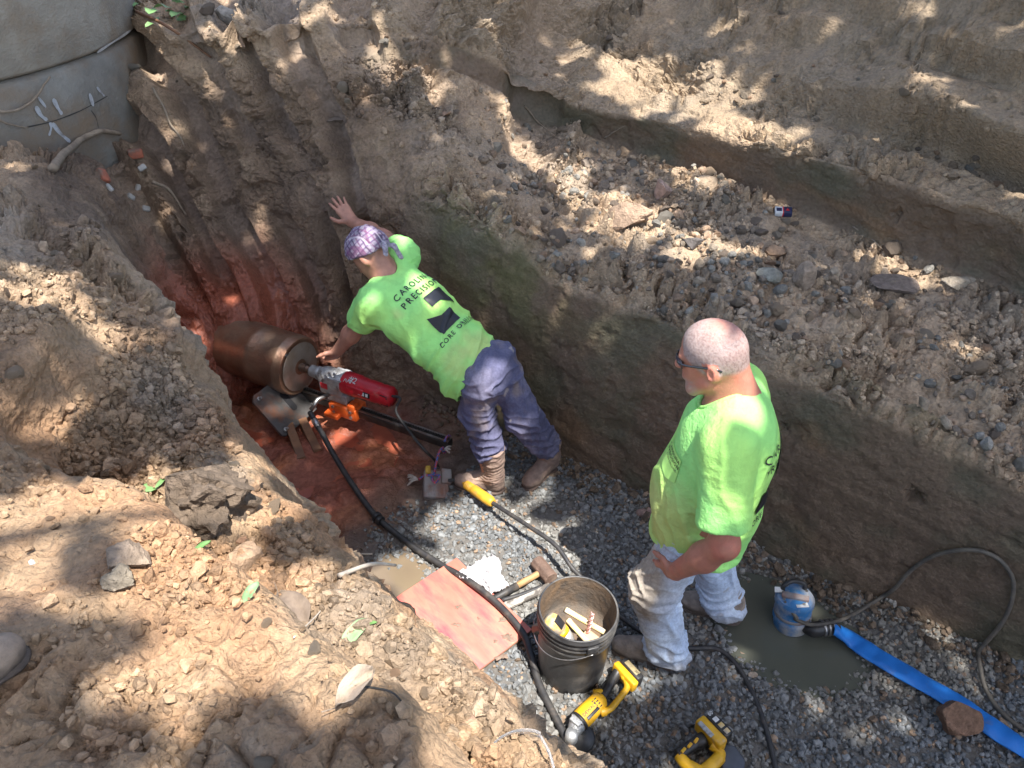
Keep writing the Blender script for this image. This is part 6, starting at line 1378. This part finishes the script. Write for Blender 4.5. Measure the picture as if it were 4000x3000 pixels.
# green and dead leaves
m_gl = mat('green_leaf', (.10, .22, .055), .6, (.16, .27, .10), 20); m_gl2 = mat('pale_green_leaf', (.24, .36, .19), .6, (.17, .28, .12), 20); m_dl = mat('dead_leaf', (.22, .165, .12), .8, (.15, .11, .08), 25, bump=.4, bscale=60); m_wl = mat('bleached_leaf', (.42, .34, .26), .85, (.30, .23, .17), 14, bump=1.0, bscale=40)
def leaf(px, py, L_, w_, m_, label, ang, curl=.3, up=.012, name='leaf', base=None):
    p = base if base is not None else soil_hit(px, py, up); V_, F_ = [], []; n1_, n2_ = 9, 5
    for i in range(n1_):
        t = i / (n1_ - 1); ww = w_ * (math.sin(math.pi * min(max(t, .02), .98)) ** .8) * (1 + .12 * math.sin(9 * t))
        for j in range(n2_): s_ = j / (n2_ - 1) * 2 - 1; V_.append(((t - .5) * L_, s_ * ww / 2, curl * L_ * (.5 * s_ * s_ * .5 - (t - .5) ** 2 * .6 + .08 * math.sin(7 * t + 3 * s_))))
    for i in range(n1_ - 1):
        for j in range(n2_ - 1): a = i * n2_ + j; F_.append([a, a + 1, a + n2_ + 1, a + n2_])
    M_ = at(p) @ Matrix.Rotation(ang, 4, 'Z') @ Matrix.Rotation(random.uniform(-.4, .4), 4, 'X'); b_ = MB().add(V_, F_, M_, smooth=True)
    b_.tube([M_ @ Vector((-L_ * .5, 0, -.6 * .25 * curl * L_)), M_ @ Vector((-L_ * .78, .01, 0))], .0012, 5)
    o = b_.build(name, m_, label=label, cat='leaf'); own(o, at(p)); so = o.modifiers.new('thickness', 'SOLIDIFY'); so.thickness = .0008; return o
leaf(1385, 2480, .11, .045, m_gl2, 'pale green torn leaf near the trench edge', 1.0); leaf(1445, 2448, .045, .022, m_gl, 'small bright green leaf beside the pale green leaf', .3)
leaf(590, 1915, .07, .04, m_gl, 'green leaf left of the dark boulder', .2); leaf(640, 1890, .075, .025, m_gl, 'narrow green leaf touching the dark boulder', 1.2); leaf(790, 2150, .06, .03, m_gl, 'green leaf under the front of the boulder', .9); leaf(985, 2325, .07, .04, m_gl2, 'green leaf in the clods right of the shelf', 1.3)
leaf(1150, 2400, .15, .09, m_dl, 'large curled brown dead leaf on the shelf', -.8, .5, .03); leaf(1395, 2715, .11, .055, m_wl, 'bleached white leaf on the trench edge', .9, 1.1, .035)
leaf(1740, 470, .13, .07, mat('tan_leaf', (.40, .26, .17), .8, (.3, .2, .13), 20), 'tan dead leaf on the sunlit shoulder', .9, .4, .03); leaf(1310, 490, .10, .06, m_dl, 'grey dead leaf above the raised hand', .1, .4, .03)
# ivy sprig by the concrete ring
pv = soil_hit(680, 90, .02); ivy = root_at('ivy_sprig', at(pv), 'green ivy sprig growing beside the concrete ring', 'plant')
for k in range(26):
    q_ = pv + A([r7.normal(0, .16), r7.normal(0, .14), abs(r7.normal(.07, .05))]); sz = r7.uniform(.05, .09); M_ = at(q_) @ Matrix.Rotation(r7.uniform(0, 6.28), 4, 'Z') @ Matrix.Rotation(r7.uniform(-.7, .7), 4, 'X')
    MB().add([(0, 0, 0), (sz * .3, sz * .45, .01), (sz * .75, sz * .3, 0), (sz, 0, -.01), (sz * .75, -sz * .3, 0), (sz * .3, -sz * .45, .01)], [[0, 1, 2, 3], [0, 3, 4, 5]], M_).build('leaf', m_gl if k % 3 else m_gl2, ivy)
MB().tube(spline([soil_hit(540, 60, .02), soil_hit(640, 130, .06), soil_hit(740, 190, .05), soil_hit(830, 245, .03)], 6), np.linspace(.012, .006, 19), 7).build('stem', m_bark if 'm_bark' in globals() else m_wood, ivy)
# roots and sticks
m_root = mat('root_bark', (.30, .235, .165), .9, (.20, .15, .105), 20, bump=.8, bscale=40); m_stk = mat('peeled_stick', (.60, .52, .42), .8, (.5, .42, .33), 20)
def root_(pts, r0, r1, label, up=.012, m_=None, name='root', cat='root'):
    P_ = [surf_hit(x, y, up) for x, y in pts]; P_ = spline(P_, 6); P_ = P_ + np.stack([fbm(P_ * 9 + k * 7, 2) * .012 for k in range(3)], 1); o = MB().tube(P_, np.linspace(r0, r1, len(P_)), 7).build(name, m_ or m_root, label=label, cat=cat); own(o, at(P_[0])); return o
root_([(215, 680), (260, 620), (320, 545), (390, 515), (470, 520)], .024, .012, 'thick bent root arching below the manhole base', .03)
root_([(600, 350), (635, 410), (665, 480), (690, 520), (720, 570)], .010, .005, 'thin root hanging in the clay right of the manhole base')
root_([(0, 440), (60, 430), (130, 390), (195, 300)], .008, .005, 'bare twig leaning on the manhole base at left', .03); root_([(0, 470), (50, 490), (110, 500)], .007, .004, 'lower bare twig at the left edge below the manhole', .03)
root_([(600, 720), (660, 745), (700, 800), (730, 850)], .012, .006, 'dark root in the digger-scraped face'); root_([(2050, 420), (2100, 480), (2180, 550)], .006, .004, 'pale rootlet in the upper far wall'); root_([(2360, 545), (2400, 520), (2440, 500)], .006, .003, 'short pale twig above the ledge heap')
root_([(3330, 890), (3400, 940), (3450, 985)], .005, .003, 'pale rootlet on the ledge below the upper cut'); root_([(1310, 1960), (1330, 1930), (1360, 1900)], .004, .003, 'thin pale twig by the slurry') if False else None
sk = spline([soil_hit(1330, 2272, .03), soil_hit(1330, 2272, .02) * .45 + Z(1545, 2208, 1.0) * .55 + A([0, 0, .03]), Z(1545, 2208, 1.0)], 8); o = MB().tube(sk, np.linspace(.008, .005, len(sk)), 7).build('stick', m_stk, label='peeled white stick poking out from the near edge over the trench', cat='stick'); own(o, at(sk[0]))
o = MB().tube([FZ(1402, 2165, .01), FZ(1455, 2164, .012)], .005, 7).build('stick', m_stk, label='short white stick on the gravel beside the puddle', cat='stick'); own(o, at(FZ(1402, 2165)))
for a_, b_, lab in (((1150, 2500), (1290, 2330), 'thin stray string on the shelf beside the dead leaf'), ((1410, 2690), (1580, 2760), 'dark wire curling from the bleached leaf')):
    P_ = spline([soil_hit(*a_, .01), soil_hit((a_[0] + b_[0]) / 2 + 30, (a_[1] + b_[1]) / 2 - 10, .015), soil_hit(*b_, .01)], 8); o = MB().tube(P_, .0022, 5).build('string', m_blk2 if 'wire' in lab else m_stk, label=lab, cat='string'); own(o, at(P_[0]))
# boot of someone standing at the left edge
gp0 = soil_hit(40, 2620); g_z = gp0[2]
tb = Z(150, 2520, g_z + .0); hb_ = tb - (A([.62, .78, 0])) * .36
bt = boot(tb, hb_, hb_ * .78 + tb * .22 + A([0, 0, .2]), 1, 'boot', None, (m_bootl, (.30, .225, .165), (.24, .18, .13), (.16, .12, .09)))
bt['label'] = 'worn tan leather boot cut off by the left edge'; bt['category'] = 'boot'
# clear safety glasses on the edge
m_clear = bpy.data.materials.new('clear_plastic'); m_clear.use_nodes = True; b_ = m_clear.node_tree.nodes['Principled BSDF']; b_.inputs['Transmission Weight'].default_value = .85; b_.inputs['Roughness'].default_value = .08; b_.inputs['Base Color'].default_value = (.85, .88, .92, 1); b_.inputs['IOR'].default_value = 1.2
sg0 = soil_hit(2010, 2935, .03); sgr = root_at('safety_glasses', at(sg0), 'clear plastic safety glasses lying on the trench edge at the bottom', 'glasses')
GMx = at(sg0) @ Matrix.Rotation(R(20), 4, 'Z') @ Matrix.Rotation(R(15), 4, 'X')
for sg in (-1, 1):
    MB().tube(spline([GMx @ Vector(v) for v in ((.07 * sg, 0, .0), (.075 * sg, -.05, .012), (.07 * sg, -.11, .0), (.062 * sg, -.14, -.02))], 6), .004, 8).build('temple', m_clear, sgr)
V_, F_ = [], []
for i in range(17):
    a = R(-62 + 124 * i / 16)
    for h_ in (-.022, .022): V_.append(GMx @ Vector((.08 * math.sin(a), .05 * math.cos(a) - .02, h_ * (1 - .4 * (abs(i - 8) < 1.5) * (h_ < 0)))))
for i in range(16): F_.append([2 * i, 2 * i + 1, 2 * i + 3, 2 * i + 2])
lo_ = MB().add(V_, F_, smooth=True).build('lens', m_clear, sgr); so = lo_.modifiers.new('thickness', 'SOLIDIFY'); so.thickness = .002
# ================================================================== TREES that shade the trench
m_leaf = mat('tree_leaf', (.055, .10, .03), 0.6, (.085, .13, .04), 3)
m_bark = mat('bark', (.14, .11, .085), 0.95, (.09, .07, .055), 20, bump=1.0, bscale=30)
LIT = [  # sunny spots on the ground: place, half-length along the trench, half-width across
    (T(-1.35, .60, 1.42), .80, .27), (soil_hit(1800, 2680), .50, .20), (soil_hit(250, 1980), .36, .15), (soil_hit(650, 2800), .28, .16), (soil_hit(1450, 2480), .40, .16),
    (soil_hit(980, 1800), .26, .16), (soil_hit(330, 1230), .22, .22),
    (Z(1880, 2430, 0), .62, .42), (Z(2080, 2110, 0), .58, .28), (Z(2050, 2740, 0), .42, .32), (Z(2200, 2400, 0.3), .42, .3),
    (Z(1390, 1740, 0), .24, .12), (Z(1250, 1960, 0), .16, .10), (Z(2080, 1900, .05), .12, .08), (Z(1360, 1520, .4), .36, .16),
    (soil_hit(2520, 880), .66, .28), (soil_hit(2060, 610), .62, .2), (soil_hit(3640, 1110), .28, .12),
    (soil_hit(2560, 330), .6, .32), (soil_hit(2850, 600), .4, .26), (soil_hit(2250, 180), .3, .14), (soil_hit(1500, 260), .34, .18), (soil_hit(1150, 200), .30, .16), (soil_hit(800, 120), .22, .14),
    (Z(3480, 2740, 0), .20, .08), (Z(3180, 2780, 0), .16, .06), (soil_hit(3950, 1960), .2, .1),
    (Z(2800, 1290, 1.68), .12, .09), (Z(1900, 1330, 1.0), .22, .14), (Z(1450, 1000, 1.25), .14, .10),
]
r9 = np.random.default_rng(99)
HC = 9.5
sd = np.array(sun_dir); 
def shade_pt(X, z): return X - sd * ((X[:, 2] - z) / sd[2])[:, None]
NL = 19000
base = A([0.2, 2.8, 1.0]) + sd * (HC / sd[2])
LP = np.stack([base[0] + r9.uniform(-5.2, 5.2, NL), base[1] + r9.uniform(-4.6, 5.0, NL), HC + 1.0 + r9.uniform(-1.3, 1.3, NL)], 1)
open_ = np.zeros(NL)
for c_, a_, b_ in LIT:
    q_ = shade_pt(LP, c_[2]) - c_
    e_ = ((q_ @ TD) / a_) ** 2 + ((q_ @ TN) / b_) ** 2
    open_ = np.maximum(open_, 1 - sstep(1.1, 1.6, e_ + 0.25 * fbm(LP * 1.3, 2)))
gap = sstep(0.18, 0.5, fbm(LP * A([1.3, 1.3, .5]) + 70, 3)) * 0.03
LP = LP[r9.random(NL) > np.maximum(open_, gap)]
trunks = [A([6.3, 2.6, 2.6]), A([4.8, -5.2, 1.6]), A([-2.6, -3.8, 1.55])]
crown_c = [A([4.6, 1.8]), A([3.4, -3.2]), A([-1.0, -1.6])]
own_ = np.argmin(np.stack([np.linalg.norm(LP[:, :2] - c_, axis=1) for c_ in crown_c], 1), 1)
leaf_v = A([[0, 0, 0], [.3, .34, .05], [.75, .28, .02], [1, 0, -.06], [.75, -.28, .02], [.3, -.34, .05]]); leaf_f = A([[0, 1, 2, 3], [0, 3, 4, 5]])
for k, lab in enumerate(('tall leafy tree on the far bank shading the trench', 'tall leafy tree right of the trench shading the gravel', 'tall leafy tree behind the camera shading the near bank')):
    tr = root_at('shade_tree', at(trunks[k]), lab, 'tree', 'tall trees shading the trench')
    L = LP[own_ == k]; n_ = len(L)
    rot = rand_rot(n_, r9); sz = r9.uniform(0.23, 0.38, n_)
    tilt = rot.copy(); up = rot[:, :, 2]; 
    W = np.einsum('nij,vj->nvi', rot * sz[:, None, None] * A([1, 1, 1]), leaf_v) + L[:, None]
    W[:, :, 2] = L[:, 2][:, None] + (W[:, :, 2] - L[:, 2][:, None]) * 0.45
    Fs = (leaf_f[None] + (np.arange(n_) * 6)[:, None, None]).reshape(-1, 4)
    add_obj('crown', np_mesh('crown', W.reshape(-1, 3), Fs, False), m_leaf, tr)
    mb = MB(); top = A([*crown_c[k], HC + 0.2])
    trk = spline([trunks[k] - A([0, 0, .5]), trunks[k] + (top - trunks[k]) * A([.06, .06, .35]) , trunks[k] + (top - trunks[k]) * A([.35, .35, .7]), top], 8)
    mb.tube(trk, np.linspace(.26, .07, len(trk)), 10)
    for j in range(9):
        a0 = trk[14 + j]; e0 = L[r9.integers(n_)]
        mid = (a0 + e0) / 2 + A([0, 0, .4]); mb.tube(spline([a0, mid, e0], 5), np.linspace(.07, .012, 11), 6)
    mb.build('trunk', m_bark, tr)
